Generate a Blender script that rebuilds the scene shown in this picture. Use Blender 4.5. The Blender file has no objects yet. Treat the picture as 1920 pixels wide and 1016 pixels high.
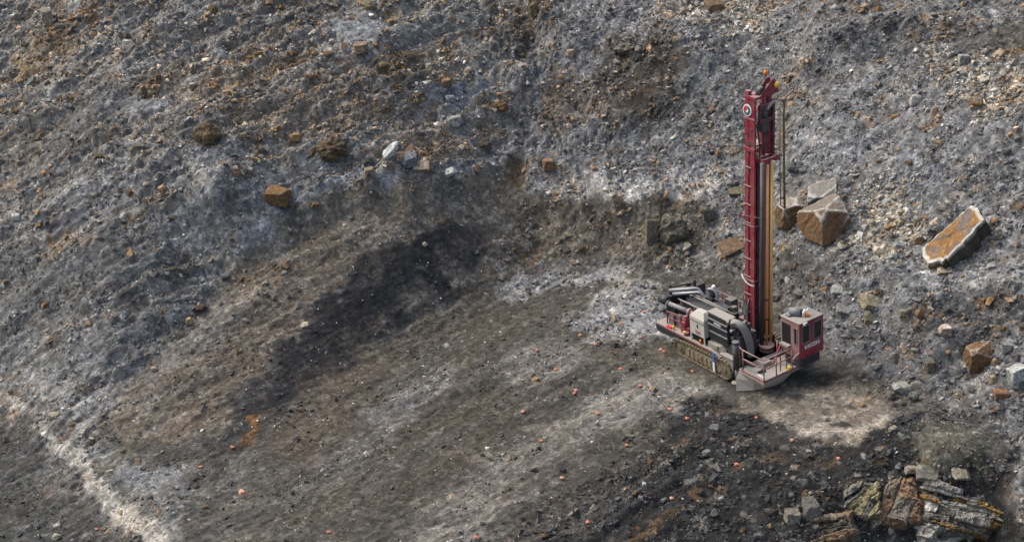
import bpy, bmesh, math, random
import numpy as np
from mathutils import Matrix, Vector
rad = math.radians
scene = bpy.context.scene
COL = scene.collection
# ---------------------------------------------------------------- camera
CAM = Vector((-14.658, -87.312, 50.0))
pitch, roll = rad(25.03), rad(5.824)
Xc = Vector((1, 0, 0)); Yc = Vector((0, math.sin(pitch), math.cos(pitch)))
fw = Vector((0, math.cos(pitch), -math.sin(pitch)))
rt = math.cos(roll) * Xc - math.sin(roll) * Yc
up = math.sin(roll) * Xc + math.cos(roll) * Yc
cd = bpy.data.cameras.new("camera"); co = bpy.data.objects.new("camera", cd); COL.objects.link(co)
m = Matrix((rt, up, -fw)).transposed().to_4x4(); m.translation = CAM
co.matrix_world = m
cd.sensor_width = 36; cd.lens = 56.25; cd.clip_end = 3000; cd.clip_start = 1
scene.camera = co
# ---------------------------------------------------------------- light: overcast day
SUN_EL, SUN_AZ = rad(56), rad(300)          # azimuth clockwise from +Y
w = bpy.data.worlds.new("World"); scene.world = w; w.use_nodes = True
nt = w.node_tree; nt.nodes.clear()
sky = nt.nodes.new("ShaderNodeTexSky"); sky.sky_type = 'NISHITA'; sky.sun_disc = False
sky.sun_elevation = SUN_EL; sky.sun_rotation = SUN_AZ; sky.air_density = 1.0; sky.dust_density = 6.5; sky.ozone_density = 0.6
bg = nt.nodes.new("ShaderNodeBackground"); bg.inputs[1].default_value = 0.15
wo = nt.nodes.new("ShaderNodeOutputWorld")
nt.links.new(sky.outputs[0], bg.inputs[0]); nt.links.new(bg.outputs[0], wo.inputs[0])
sd = bpy.data.lights.new("sun", 'SUN'); sd.energy = 1.0; sd.angle = rad(26); sd.color = (1, .985, .965)
so = bpy.data.objects.new("sun", sd); COL.objects.link(so)
sdir = Vector((math.sin(SUN_AZ) * math.cos(SUN_EL), math.cos(SUN_AZ) * math.cos(SUN_EL), math.sin(SUN_EL)))
so.rotation_euler = sdir.to_track_quat('Z', 'Y').to_euler()
scene.view_settings.view_transform = 'Standard'; scene.view_settings.look = 'None'
scene.view_settings.exposure = 0.62; scene.view_settings.gamma = 1
scene.cycles.max_bounces = 5
# ---------------------------------------------------------------- helpers
def lin(c):
    c = np.asarray(c, float) / 255.
    return np.where(c <= .04045, c / 12.92, ((c + .055) / 1.055) ** 2.4)
def tag(o, label=None, cat=None, group=None, kind=None):
    for k, v in (('label', label), ('category', cat), ('group', group), ('kind', kind)):
        if v: o[k] = v
    return o
def mesh_np(name, V, F, mat, tint=None, smooth=False):
    """V (n,3), F (m,k) arrays -> one mesh object"""
    me = bpy.data.meshes.new(name)
    k = F.shape[1]
    me.vertices.add(len(V)); me.loops.add(F.size); me.polygons.add(len(F))
    me.vertices.foreach_set('co', V.astype(np.float32).ravel())
    me.loops.foreach_set('vertex_index', F.astype(np.int32).ravel())
    me.polygons.foreach_set('loop_start', np.arange(0, F.size, k, dtype=np.int32))
    me.polygons.foreach_set('loop_total', np.full(len(F), k, np.int32))
    me.update(calc_edges=True)
    if smooth: me.polygons.foreach_set('use_smooth', np.ones(len(F), bool))
    else: me.polygons.foreach_set('use_smooth', np.zeros(len(F), bool))
    if tint is not None:
        a = me.attributes.new('tint', 'FLOAT_COLOR', 'POINT')
        a.data.foreach_set('color', np.c_[tint, np.ones(len(V))].astype(np.float32).ravel())
    me.materials.append(mat)
    o = bpy.data.objects.new(name, me); COL.objects.link(o)
    return o
# ---------------------------------------------------------------- noise (world space, numpy)
def _h(i, j, s):
    n = (i.astype(np.int64) * 374761393 + j.astype(np.int64) * 668265263 + s * 1274126177) & 0xffffffff
    n = ((n ^ (n >> 13)) * 1274126177) & 0xffffffff
    n = ((n ^ (n >> 16)) * 2246822519) & 0xffffffff
    return ((n ^ (n >> 15)) & 0xffffff) / float(0x1000000)
def noise(x, y, s=0):
    i = np.floor(x); j = np.floor(y); fx = x - i; fy = y - j
    u = fx * fx * fx * (fx * (fx * 6 - 15) + 10); v = fy * fy * fy * (fy * (fy * 6 - 15) + 10)
    def g(a, b):
        t = _h(i + a, j + b, s) * 6.2831853
        return np.cos(t) * (fx - a) + np.sin(t) * (fy - b)
    a = g(0, 0); b = g(1, 0); c = g(0, 1); d = g(1, 1)
    return 1.5 * (a + u * (b - a) + v * (c - a) + u * v * (a - b - c + d))
def fbm(x, y, s=0, o=4, g=.5):
    r = 0; a = 1.; f = 1.
    for k in range(o): r = r + a * noise(x * f + 7.3 * k, y * f - 3.1 * k, s + k); a *= g; f *= 2.03
    return r
def cells(x, y, s=0):
    """nearest jittered cell: distances F1, F2, offset to the centre, per-cell random numbers"""
    i = np.floor(x); j = np.floor(y)
    f1 = np.full(x.shape, 9.); f2 = np.full(x.shape, 9.); ox = np.zeros(x.shape); oy = np.zeros(x.shape)
    ci = np.zeros(x.shape); cj = np.zeros(x.shape)
    for a in (-1, 0, 1):
        for b in (-1, 0, 1):
            px = i + a + _h(i + a, j + b, s); py = j + b + _h(i + a, j + b, s + 1)
            dx = x - px; dy = y - py; d = dx * dx + dy * dy
            n = d < f1
            f2 = np.where(n, f1, np.minimum(f2, d)); f1 = np.where(n, d, f1)
            ox = np.where(n, dx, ox); oy = np.where(n, dy, oy); ci = np.where(n, i + a, ci); cj = np.where(n, j + b, cj)
    return np.sqrt(f1), np.sqrt(f2), ox, oy, _h(ci, cj, s + 2), _h(ci, cj, s + 3), _h(ci, cj, s + 4)
def sstep(a, b, x):
    t = np.clip((x - a) / (b - a), 0, 1); return t * t * (3 - 2 * t)
CONTROL = [(-4.8,12.8,0.0),(-8.9,13.7,0.0),(-13.5,11.4,0.0),(-17.3,9.1,0.0),(-20.9,5.3,0.0),(-24.3,1.1,0.0),(-27.5,-1.6,0.0),(-30.5,-4.7,0.0),(-32.6,-8.3,0.0),(-28.2,-9.7,0.0),(-24.0,-7.1,0.0),(-19.3,-5.0,0.0),(-14.3,-1.6,0.0),(-10.5,3.1,0.0),(-6.7,6.7,0.0),(-5.8,2.1,0.0),(-3.6,3.1,0.0),(-2.6,-1.3,0.0),(-9.2,-3.9,0.0),(-14.7,-8.9,0.0),(-19.3,-11.9,0.0),(-23.2,-12.2,0.0),(-3.9,-5.0,0.0),(0.0,-3.2,0.0),(3.1,-3.8,0.0),(-0.7,-6.8,0.0),(0.1,6.8,0.0),(1.4,4.2,0.0),(2.7,0.3,0.0),(5.0,-4.2,0.0),(-35.0,-6.8,0.0),(-36.9,-4.7,0.0),(-8.5,-8.9,0.0),(3.19,-6.47,0.05),(6.05,-5.16,0.05),(-7.4,-12.5,-0.3),(-12.1,-14.3,-0.3),(-16.4,-14.6,-0.1),(-3.0,-12.9,-0.6),(-5.4,-15.0,-1.0),(0.3,-11.1,-0.4),(0.2,-14.6,-1.6),(3.6,-10.1,-0.3),(3.4,-13.6,-3.0),(2.5,-12.1,-1.4),(6.19,-10.67,-0.35),(8.1,-11.4,-0.4),(10.3,-12.1,-0.6),(11.7,-13.6,-1.2),(6.1,-12.1,-2.2),(8.5,-12.4,-2.3),(10.6,-13.3,-3.0),(7.3,-13.3,-3.9),(10.3,-13.4,-4.2),(7.00,-8.77,0.25),(9.14,-10.90,0.75),(10.5,-11.3,0.5),(8.1,-10.2,0.6),(10.8,-11.4,0.0),(9.69,-8.00,0.55),(8.4,-6.1,0.3),(-1.1,-17.6,-3.5),(8.2,-15.9,-7.0),(-9.7,-18.2,-2.0),(-18.1,-18.7,-0.6),(-26.5,-17.5,-0.4),(-32.3,-16.7,-0.3),(-49.1,8.5,0.3),(-46.7,5.8,0.3),(-43.6,1.1,0.3),(-40.2,-3.9,0.3),(-37.3,-7.9,0.3),(-34.6,-11.4,0.3),(-31.7,-15.4,0.3),(-50.3,8.1,-0.9),(-47.9,5.3,-0.9),(-44.8,0.1,-0.9),(-41.6,-5.1,-0.9),(-39.1,-8.6,-0.9),(-36.1,-13.0,-0.9),(-47.8,-0.9,-1.1),(-43.9,-5.1,-1.2),(-46.1,-7.8,-1.2),(-41.2,-8.6,-1.2),(-52.3,3.1,-1.1),(-50.5,-8.8,-1.2),(-41.7,-13.8,-1.3),(-14.4,20.0,0.0),(-17.1,17.9,0.0),(-20.2,14.6,0.0),(-22.8,11.7,0.0),(-25.3,9.3,0.0),(-28.0,5.9,0.0),(-29.9,3.5,0.0),(-31.7,0.9,0.0),(-33.5,-1.5,0.0),(-36.55,-3.02,0.05),(-40.13,0.68,0.15),(-13.0,20.9,0.0),(-9.8,20.5,0.0),(-7.1,19.6,0.0),(-4.1,18.4,0.0),(-1.6,16.7,0.0),(0.9,13.6,0.0),(-13.3,28.0,6.2),(-14.4,26.7,6.1),(-15.5,25.5,5.9),(-17.1,24.0,5.9),(-19.3,22.2,6.3),(-22.0,20.7,6.9),(-24.4,20.4,7.3),(-27.1,20.3,7.7),(-28.2,19.4,7.4),(-29.4,18.8,7.0),(-30.5,17.7,6.6),(-31.6,16.9,6.1),(-32.7,15.9,5.6),(-33.9,15.1,5.1),(-36.0,12.7,4.0),(-37.6,9.9,3.1),(-39.5,7.1,2.0),(-41.2,4.0,1.1),(-41.8,1.7,0.5),(-12.5,25.0,3.7),(-10.1,23.8,3.7),(-6.6,22.5,3.6),(-3.1,21.9,3.6),(-0.0,21.3,3.5),(2.5,19.7,3.4),(-12.2,27.4,5.6),(-12.1,26.0,4.6),(-9.9,25.4,4.6),(-6.4,24.4,4.6),(-2.8,23.7,4.5),(0.2,22.8,4.3),(2.9,21.8,4.4),(-55.3,9.9,1.5),(-56.1,15.3,5.0),(-57.0,21.5,8.6),(-58.3,28.9,12.2),(-60.3,38.7,15.7),(-63.5,53.0,19.4),(-49.9,9.8,1.3),(-50.1,12.8,3.5),(-50.6,18.2,7.2),(-51.6,25.3,10.7),(-53.0,34.1,14.2),(-55.0,45.5,17.7),(-57.1,56.8,20.7),(-41.8,6.8,2.4),(-41.9,9.3,4.3),(-42.2,14.5,7.9),(-42.8,21.2,11.3),(-43.6,29.5,14.7),(-44.9,39.8,18.2),(-46.4,50.8,21.0),(-35.3,16.2,6.4),(-34.8,17.4,9.9),(-35.0,22.1,12.2),(-35.5,29.8,15.0),(-36.0,37.6,17.9),(-36.8,47.9,20.7),(-29.3,20.1,8.2),(-29.3,21.8,9.2),(-29.2,24.8,11.4),(-29.3,30.9,14.0),(-29.5,39.1,16.8),(-30.0,50.0,19.5),(-23.2,22.1,8.0),(-23.1,24.2,9.3),(-23.0,27.1,11.2),(-22.7,31.4,14.0),(-22.6,37.9,16.4),(-22.6,48.0,19.2),(-18.2,24.1,7.1),(-18.0,26.9,8.6),(-17.8,30.0,10.5),(-17.5,34.2,13.0),(-17.1,38.8,15.6),(-16.7,48.5,18.5),(-14.5,28.4,6.8),(-12.7,30.7,7.5),(-12.3,32.1,10.5),(-11.9,36.9,12.5),(-11.5,41.4,14.3),(-10.8,51.4,17.2),(-8.6,26.4,5.6),(-8.0,31.1,8.2),(-7.5,33.8,11.2),(-7.2,35.7,12.8),(-6.7,41.0,13.9),(-5.7,50.9,16.8),(-4.2,25.1,5.6),(-3.8,28.2,7.0),(-3.4,29.7,9.5),(-3.1,32.0,11.3),(-2.7,34.4,12.5),(-2.0,39.6,13.8),(-0.7,49.6,16.6),(0.1,24.2,5.5),(0.8,28.3,8.2),(1.2,30.4,10.5),(1.7,32.9,12.7),(2.5,37.9,13.8),(4.1,47.9,16.5),(4.1,21.8,4.7),(4.9,26.1,7.7),(5.6,29.6,10.7),(6.3,33.0,12.6),(7.1,37.2,13.5),(8.9,46.6,16.3),(7.9,17.5,7.2),(8.9,21.8,9.6),(9.7,25.4,11.2),(9.9,26.5,13.1),(11.4,33.1,14.2),(13.5,42.5,16.8),(11.3,13.3,7.3),(12.5,17.8,9.8),(13.4,21.4,11.3),(14.1,24.3,12.3),(14.3,25.0,13.9),(15.6,30.0,14.6),(18.0,39.6,17.0),(14.9,10.5,7.6),(16.1,14.8,10.1),(17.1,18.3,11.9),(18.2,22.0,12.8),(18.6,23.8,14.4),(19.7,27.4,14.9),(22.2,36.1,17.4),(18.5,8.3,8.1),(19.8,12.6,10.5),(20.9,16.2,12.2),(22.1,20.0,13.2),(22.8,22.3,14.8),(24.3,27.1,15.3),(26.3,33.4,17.6),(23.3,6.3,8.4),(24.9,11.1,11.6),(26.6,16.2,15.0),(30.7,27.6,18.5),(4.9,15.9,4.1),(4.3,11.4,3.3),(6.7,10.8,4.5),(8.9,9.3,4.9),(6.5,8.2,3.7),(8.9,5.1,4.5),(12.7,3.7,5.1),(13.2,6.8,5.9),(14.8,1.9,5.3),(16.8,0.9,5.4),(20.9,-0.6,5.8),(3.0,10.4,1.1),(5.0,6.2,2.1),(7.0,4.3,2.8),(9.6,1.1,3.7),(12.7,0.1,3.1),(15.0,-1.8,3.4),(19.2,-3.5,3.8),(5.0,3.9,0.9),(7.5,0.7,1.5),(10.2,-1.7,2.1),(12.6,-3.6,1.7),(14.8,-5.5,2.1),(18.3,-7.2,2.3),(4.4,3.5,0.0),(5.1,0.3,0.1),(7.2,-2.0,0.2),(8.17,-3.17,0.15),(10.18,-5.25,0.35),(11.8,-8.2,0.4),(12.6,-11.4,0.1),(14.7,-13.9,-0.3),(12.8,-15.6,-2.4),(15.2,-16.9,-2.4),(3.4,7.4,0.1),(4.11,0.59,0.75),(5.59,-1.71,0.65),(6.86,-3.21,0.55),(-14.31,20.96,0.62),(-15.67,19.80,0.61),(-17.03,18.65,0.59),(-18.28,17.38,0.60),(-19.53,16.12,0.62),(-20.79,14.86,0.66),(-22.03,13.62,0.70),(-23.31,12.46,0.73),(-24.65,11.37,0.76),(-25.91,10.14,0.74),(-27.08,8.83,0.69),(-28.22,7.47,0.63),(-29.34,6.11,0.57),(-30.47,4.75,0.50),(-31.51,3.32,0.43),(-32.54,1.88,0.37),(-33.55,0.42,0.32),(-34.85,-0.70,0.27),(-36.37,-1.56,0.24),(-37.74,-1.39,0.22),(-14.11,22.39,1.61),(-15.46,21.17,1.58),(-16.82,19.96,1.53),(-18.12,18.67,1.55),(-19.43,17.41,1.62),(-20.77,16.21,1.72),(-22.12,15.06,1.82),(-23.55,14.08,1.90),(-25.01,13.21,1.98),(-26.35,12.05,1.93),(-27.61,10.81,1.79),(-28.82,9.47,1.64),(-30.01,8.14,1.47),(-31.20,6.82,1.30),(-32.29,5.39,1.13),(-33.34,3.93,0.97),(-34.34,2.43,0.83),(-35.59,1.21,0.69),(-37.01,0.20,0.55),(-38.29,-0.01,0.44),(-13.83,24.39,2.98),(-15.16,23.06,2.91),(-16.53,21.77,2.83),(-17.90,20.47,2.86),(-19.28,19.21,3.00),(-20.75,18.07,3.18),(-22.25,17.06,3.35),(-23.87,16.34,3.51),(-25.52,15.76,3.65),(-26.97,14.70,3.57),(-28.36,13.56,3.30),(-29.65,12.25,3.03),(-30.93,10.95,2.72),(-32.22,9.68,2.40),(-33.37,8.26,2.09),(-34.45,6.77,1.80),(-35.44,5.21,1.53),(-36.61,3.86,1.26),(-37.90,2.64,0.98),(-39.07,1.90,0.76),(-13.54,26.39,4.34),(-14.86,24.96,4.24),(-16.24,23.59,4.13),(-17.67,22.27,4.18),(-19.14,21.00,4.37),(-20.72,19.94,4.63),(-22.38,19.06,4.89),(-24.19,18.60,5.11),(-26.03,18.32,5.32),(-27.58,17.35,5.21),(-29.11,16.31,4.82),(-30.48,15.02,4.42),(-31.85,13.76,3.97),(-33.24,12.55,3.50),(-34.45,11.13,3.04),(-35.55,9.62,2.62),(-36.53,8.00,2.24),(-37.63,6.51,1.82),(-38.79,5.08,1.41),(-39.84,3.82,1.07),(-13.37,27.63,4.96),(-14.68,26.14,4.85),(-16.06,24.71,4.72),(-17.54,23.38,4.77),(-19.05,22.12,5.00),(-20.71,21.09,5.29),(-22.46,20.30,5.59),(-24.39,20.00,5.84),(-26.34,19.90,6.08),(-27.96,19.00,5.95),(-29.57,18.01,5.51),(-30.99,16.74,5.05),(-32.42,15.51,4.54),(-33.87,14.33,4.00),(-35.12,12.91,3.48),(-36.24,11.39,2.99),(-37.21,9.73,2.56),(-38.26,8.15,2.08),(-39.34,6.59,1.60),(-40.32,5.00,1.21),(-12.90,21.70,0.48),(-11.46,21.42,0.48),(-10.02,21.15,0.48),(-8.61,20.72,0.47),(-7.21,20.26,0.47),(-5.82,19.76,0.47),(-4.43,19.27,0.47),(-3.14,18.60,0.47),(-1.87,17.87,0.46),(-0.77,16.97,0.45),(0.23,15.90,0.45),(1.23,14.83,0.44),(-12.74,22.92,1.48),(-11.35,22.51,1.48),(-9.96,22.11,1.48),(-8.56,21.65,1.46),(-7.18,21.17,1.45),(-5.78,20.72,1.44),(-4.38,20.32,1.44),(-3.03,19.80,1.44),(-1.71,19.25,1.42),(-0.48,18.58,1.40),(0.61,17.62,1.38),(1.69,16.66,1.36),(-12.58,24.14,2.44),(-11.24,23.59,2.44),(-9.89,23.06,2.44),(-8.52,22.57,2.41),(-7.15,22.07,2.39),(-5.75,21.68,2.38),(-4.32,21.36,2.38),(-2.93,21.00,2.37),(-1.54,20.62,2.34),(-0.19,20.18,2.31),(0.98,19.34,2.28),(2.16,18.50,2.24),(-12.50,24.71,2.96),(-11.18,24.10,2.96),(-9.86,23.50,2.95),(-8.50,23.00,2.92),(-7.13,22.49,2.89),(-5.73,22.13,2.88),(-4.30,21.85,2.88),(-2.88,21.57,2.87),(-1.46,21.26,2.84),(-0.06,20.94,2.80),(1.16,20.15,2.76),(2.38,19.36,2.72)]
REGIONS = [
('upper left rubble', (122, 119, 115), 2, 1, 2, 1.0, 1.0, [(-65.6, 62.2), (-10.6, 53.6), (-12.7, 28.2), (-17.9, 23.8), (-23.3, 21.0), (-27.1, 20.5), (-30.1, 18.6), (-33.5, 15.4), (-37.6, 10.4), (-41.9, 3.7), (-49.9, 8.8), (-55.6, 12.1)]),
('left grey apron', (103, 103, 103), 3, 0.9, 2.5, 0.6, 0.7, [(-56.8, 20.3), (-45.7, 17.4), (-37.7, 16.4), (-32.7, 16.7), (-37.6, 10.4), (-41.9, 3.7), (-49.9, 8.8), (-55.6, 12.1)]),
('right slope', (106, 106, 107), 1.2, 1, 1, 0.8, 1.2, [(-10.3, 53.6), (33.0, 29.6), (15.5, -19.3), (10.8, -16.6), (11.6, -12.0), (11.8, -8.2), (10.0, -4.9), (8.2, -3.2), (5.0, 0.2), (4.4, 3.5), (3.4, 9.1), (2.1, 15.5), (-0.0, 21.4), (-13.1, 25.3), (-12.8, 28.5)]),
('floor', (72, 69, 64), 1.5, 1, 1, 0.18, 0.2, [(-42.0, 1.8), (-37.6, 9.0), (-31.7, 1.2), (-25.3, 10.1), (-17.0, 18.4), (-13.0, 20.9), (-7.1, 19.7), (-1.6, 16.8), (2.1, 15.5), (4.4, 3.5), (8.2, -3.2), (10.0, -4.9), (11.8, -8.2), (11.6, -12.7), (10.8, -16.6), (-34.6, -15.0), (-35.0, -11.4), (-40.5, -5.1)]),
('crest pale', (172, 168, 164), 0.6, 0.7, 0.8, 0.6, 1.2, [(-12.4, 25.7), (-8.3, 24.9), (-4.4, 24.1), (0.8, 23.4), (3.0, 22.4), (0.4, 21.5), (-6.6, 22.9), (-12.4, 25.1)]),
('grey strip above crest', (142, 143, 145), 0.3, 0.9, 0.4, 0.6, 0.8, [(-34.2, 15.6), (-30.1, 18.9), (-27.0, 21.0), (-24.0, 21.8), (-20.2, 22.5), (-17.0, 25.1), (-13.7, 28.4), (-13.7, 28.0), (-17.9, 23.8), (-23.3, 21.1), (-27.1, 20.6), (-30.1, 18.7), (-33.5, 15.4)]),
('right scarp face', (94, 88, 80), 0.12, 1, 0.14, 0.7, 0.7, [(-13.1, 25.2), (-10.1, 23.9), (-6.6, 22.5), (-3.1, 22.0), (0.2, 21.4), (-0.1, 18.9), (-1.7, 18.4), (-1.6, 17.1), (-7.1, 20.0), (-13.0, 21.2), (-15.8, 19.3), (-14.3, 23.2)]),
('left scarp face', (108, 102, 94), 0.12, 1, 0.14, 0.35, 0.35, [(-13.0, 28.1), (-13.1, 25.2), (-14.3, 22.8), (-15.8, 19.3), (-20.2, 15.4), (-25.3, 10.1), (-28.0, 6.5), (-31.7, 1.2), (-34.0, -2.2), (-41.3, 1.7), (-41.1, 4.3), (-37.6, 9.9), (-33.9, 15.1), (-31.6, 16.9), (-29.4, 18.8), (-27.1, 20.3), (-23.3, 20.9), (-18.0, 23.6), (-14.6, 26.8)]),
('left scarp upper grey', (95, 94, 93), 2, 0.6, 2, 0.35, 0.4, [(-41.3, 2.2), (-40.7, 5.4), (-37.3, 9.8), (-34.3, 12.8), (-32.6, 9.5), (-36.0, 3.5), (-37.6, -0.2)]),
('left scarp brown', (85, 76, 66), 2, 0.8, 2, 0.3, 0.35, [(-40.3, 2.0), (-35.5, 6.0), (-29.5, 16.4), (-25.0, 19.0), (-26.6, 15.4), (-30.9, 10.5), (-32.4, 5.6), (-34.4, 1.9), (-37.5, -0.7)]),
('dark band', (56, 56, 58), 0.9, 0.95, 1.0, 0.2, 0.2, [(-17.5, 21.4), (-21.3, 18.8), (-24.7, 16.2), (-28.0, 12.6), (-30.4, 8.2), (-32.6, 3.6), (-34.5, -1.3), (-32.7, -2.3), (-31.1, 1.2), (-28.0, 5.8), (-25.3, 9.5), (-22.0, 13.7), (-17.7, 19.0), (-15.6, 21.9)]),
('dark band core', (38, 39, 42), 1.0, 0.95, 1.0, 0.12, 0.12, [(-19.8, 20.1), (-24.0, 16.8), (-27.7, 12.6), (-30.4, 7.7), (-31.9, 3.2), (-33.2, -0.8), (-31.6, -0.1), (-29.3, 3.9), (-26.3, 8.3), (-23.1, 12.4), (-20.8, 16.2), (-18.9, 19.5)]),
('dark band tail', (56, 56, 57), 1.2, 0.9, 1, 0.2, 0.2, [(-32.0, 4.2), (-35.7, -2.0), (-33.9, -3.3), (-32.0, 0.6)]),
('spike pale edge', (100, 88, 72), 0.2, 0.7, 0.15, 0.3, 0.2, [(-13.6, 27.8), (-12.8, 27.8), (-13.1, 25.3), (-13.8, 25.9), (-14.6, 25.8)]),
('floor light arc', (142, 141, 141), 0.5, 0.9, 1, 0.4, 1, [(-15.8, 17.4), (-13.9, 19.4), (-10.7, 19.9), (-6.9, 18.4), (-4.1, 16.1), (-4.6, 14.8), (-8.6, 17.7), (-11.6, 18.7), (-14.9, 16.8)]),
('rear light patch', (132, 132, 133), 0.7, 0.9, 1.2, 0.4, 1.2, [(-9.9, 10.6), (-9.6, 14.4), (-7.1, 16.7), (-4.2, 15.2), (-4.2, 9.6), (-4.0, 5.5), (-7.4, 6.9), (-9.7, 8.5), (-11.7, 11.1)]),
('streak a', (122, 118, 112), 1.2, 0.6, 1.2, 0.3, 0.6, [(-14.4, 8.4), (-11.6, 7.8), (-9.6, 5.9), (-12.3, 2.8), (-14.7, 2.6), (-16.0, 5.0)]),
('streak b', (128, 124, 119), 1.2, 0.65, 1.2, 0.3, 0.6, [(-9.7, 1.6), (-5.7, 2.9), (-3.0, 0.2), (-4.4, -2.3), (-8.2, -3.4), (-11.8, -4.0), (-12.2, -1.3)]),
('streak c', (112, 107, 101), 1.2, 0.55, 1.5, 0.3, 0.6, [(-17.7, -5.9), (-12.7, -2.5), (-10.2, -3.7), (-13.1, -8.0), (-17.9, -13.1), (-21.1, -13.6), (-21.4, -12.5)]),
('streak d', (120, 119, 118), 1, 0.6, 1.2, 0.3, 0.6, [(-23.3, 3.2), (-19.1, 6.5), (-18.8, 5.6), (-20.9, 1.8), (-23.2, -1.1), (-24.6, -0.2)]),
('streak e', (103, 100, 97), 1.5, 0.6, 1.5, 0.3, 0.6, [(-25.8, -2.5), (-23.5, -1.1), (-24.0, -5.9), (-25.8, -8.5), (-27.5, -6.4)]),
('bottom pale', (122, 118, 113), 1, 0.6, 1.2, 0.3, 0.6, [(-21.4, -12.5), (-17.8, -11.0), (-16.0, -10.3), (-18.5, -14.9), (-22.0, -15.2)]),
('floor brown', (78, 70, 62), 1.8, 0.75, 1.5, 0.2, 0.25, [(-28.0, 6.5), (-25.3, 9.7), (-22.5, 10.7), (-23.1, 6.2), (-26.2, -0.4), (-28.7, -3.7), (-30.7, -2.7), (-30.5, 2.4)]),
('floor brown 2', (73, 69, 63), 1.8, 0.6, 1.5, 0.2, 0.25, [(-25.9, -6.7), (-20.9, 1.1), (-16.1, 1.5), (-18.3, -4.0), (-23.3, -10.6), (-26.8, -11.6)]),
('floor bottom left', (84, 83, 80), 2, 0.6, 1.5, 0.3, 0.5, [(-36.0, -4.8), (-32.4, -2.3), (-28.5, -6.3), (-29.2, -11.9), (-32.5, -14.4), (-34.6, -11.6)]),
('left light apron', (122, 122, 121), 1.2, 0.8, 1.2, 0.5, 0.9, [(-50.0, 11.5), (-46.3, 9.6), (-41.8, 5.5), (-42.3, 1.8), (-38.8, -2.8), (-36.1, -3.6), (-34.8, -6.2), (-35.0, -10.9), (-38.0, -6.2), (-40.9, -2.7), (-43.6, 1.5), (-47.3, 6.9), (-49.9, 9.0)]),
('smooth grey pan', (112, 113, 116), 0.5, 0.9, 0.8, 0.1, 0.15, [(-40.0, -3.4), (-38.5, -2.9), (-36.4, -3.8), (-35.1, -6.2), (-36.0, -6.8), (-37.7, -6.0)]),
('pan mud', (98, 97, 93), 0.4, 0.9, 0.6, 0.2, 0.15, [(-37.2, -4.9), (-36.5, -4.7), (-35.7, -6.4), (-35.8, -7.7), (-36.7, -7.7)]),
('berm strip', (150, 146, 140), 0.2, 0.95, 0.5, 0.3, 0.4, [(-50.7, 9.0), (-49.3, 8.4), (-48.1, 6.7), (-46.3, 4.4), (-43.9, 1.0), (-42.4, 0.1), (-41.8, -1.6), (-40.2, -4.4), (-38.5, -6.9), (-36.5, -9.6), (-34.6, -11.6), (-33.2, -13.6), (-36.2, -12.2), (-37.8, -9.5), (-40.4, -5.8), (-42.3, -2.4), (-44.0, 0.0), (-45.4, 2.0), (-47.2, 5.4), (-48.9, 6.9)]),
('lower road', (68, 68, 67), 0.5, 1, 0.7, 0.3, 0.4, [(-56.8, 8.3), (-49.8, 7.5), (-47.4, 5.1), (-44.8, 0.3), (-42.0, -4.5), (-40.0, -7.2), (-37.2, -11.4), (-35.4, -15.4), (-54.8, -10.5)]),
('lower road light', (98, 97, 95), 1, 0.6, 1, 0.3, 0.5, [(-46.4, 1.5), (-44.6, -0.0), (-42.7, -4.0), (-44.3, -3.0)]),
('dark rubble', (44, 44, 44), 0.8, 1, 1.2, 0.5, 0.9, [(-4.8, -1.2), (-2.9, -1.2), (-0.8, -4.0), (1.0, -8.0), (2.8, -8.4), (5.5, -7.3), (8.4, -6.0), (10.2, -6.2), (11.6, -8.9), (11.6, -12.0), (12.5, -13.8), (12.2, -17.7), (-16.3, -17.8), (-15.0, -14.6), (-11.9, -12.5), (-9.7, -9.1), (-8.7, -7.7), (-7.0, -4.4)]),
('dark rubble fade', (66, 64, 62), 2, 0.6, 2, 0.4, 0.8, [(-18.5, -14.2), (-14.1, -10.6), (-9.9, -7.5), (-8.6, -9.9), (-10.7, -14.8)]),
('dark olive pile', (84, 82, 74), 0.4, 0.95, 0.5, 0.35, 0.6, [(8.0, -8.0), (9.5, -7.5), (11.3, -8.9), (11.6, -10.8), (10.7, -11.9), (8.7, -11.5), (7.1, -10.5)]),
('pad', (112, 105, 96), 0.8, 0.95, 1, 0.25, 0.3, [(-1.2, -1.5), (0.5, -2.2), (2.5, -0.7), (4.5, -0.7), (5.7, -2.8), (7.4, -5.0), (6.3, -6.5), (4.1, -8.1), (2.2, -8.0), (1.4, -5.7), (-0.3, -5.0), (-1.3, -3.2)]),
('pad bright', (146, 138, 127), 0.5, 0.9, 0.7, 0.2, 0.3, [(2.0, -6.1), (3.3, -6.1), (4.7, -6.8), (6.3, -5.6), (6.9, -5.8), (4.8, -7.8), (3.1, -8.1), (1.9, -7.4)]),
('pad left bright', (138, 130, 119), 0.5, 0.8, 0.7, 0.2, 0.3, [(-0.4, -3.7), (1.0, -4.6), (0.8, -5.6), (-0.1, -5.4)]),
('pit shade a', (52, 49, 46), 0.15, 0.9, 0.15, 0.3, 0.2, [(2.9, -6.1), (3.9, -6.1), (4.5, -6.5), (3.9, -6.8), (3.2, -6.6)]),  # dark spot painted for the shade in a pit, ground not dug
('pit shade b', (58, 55, 52), 0.15, 0.85, 0.15, 0.3, 0.2, [(1.4, -2.2), (2.2, -2.2), (2.5, -2.7), (1.8, -3.1), (1.4, -2.7)]),  # second pit, only its shade as a dark spot
('pit shade c', (58, 55, 52), 0.12, 0.8, 0.12, 0.3, 0.2, [(4.4, -4.2), (5.0, -4.2), (5.1, -4.7), (4.5, -4.7)]),  # third pit, shade painted on level ground
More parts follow.
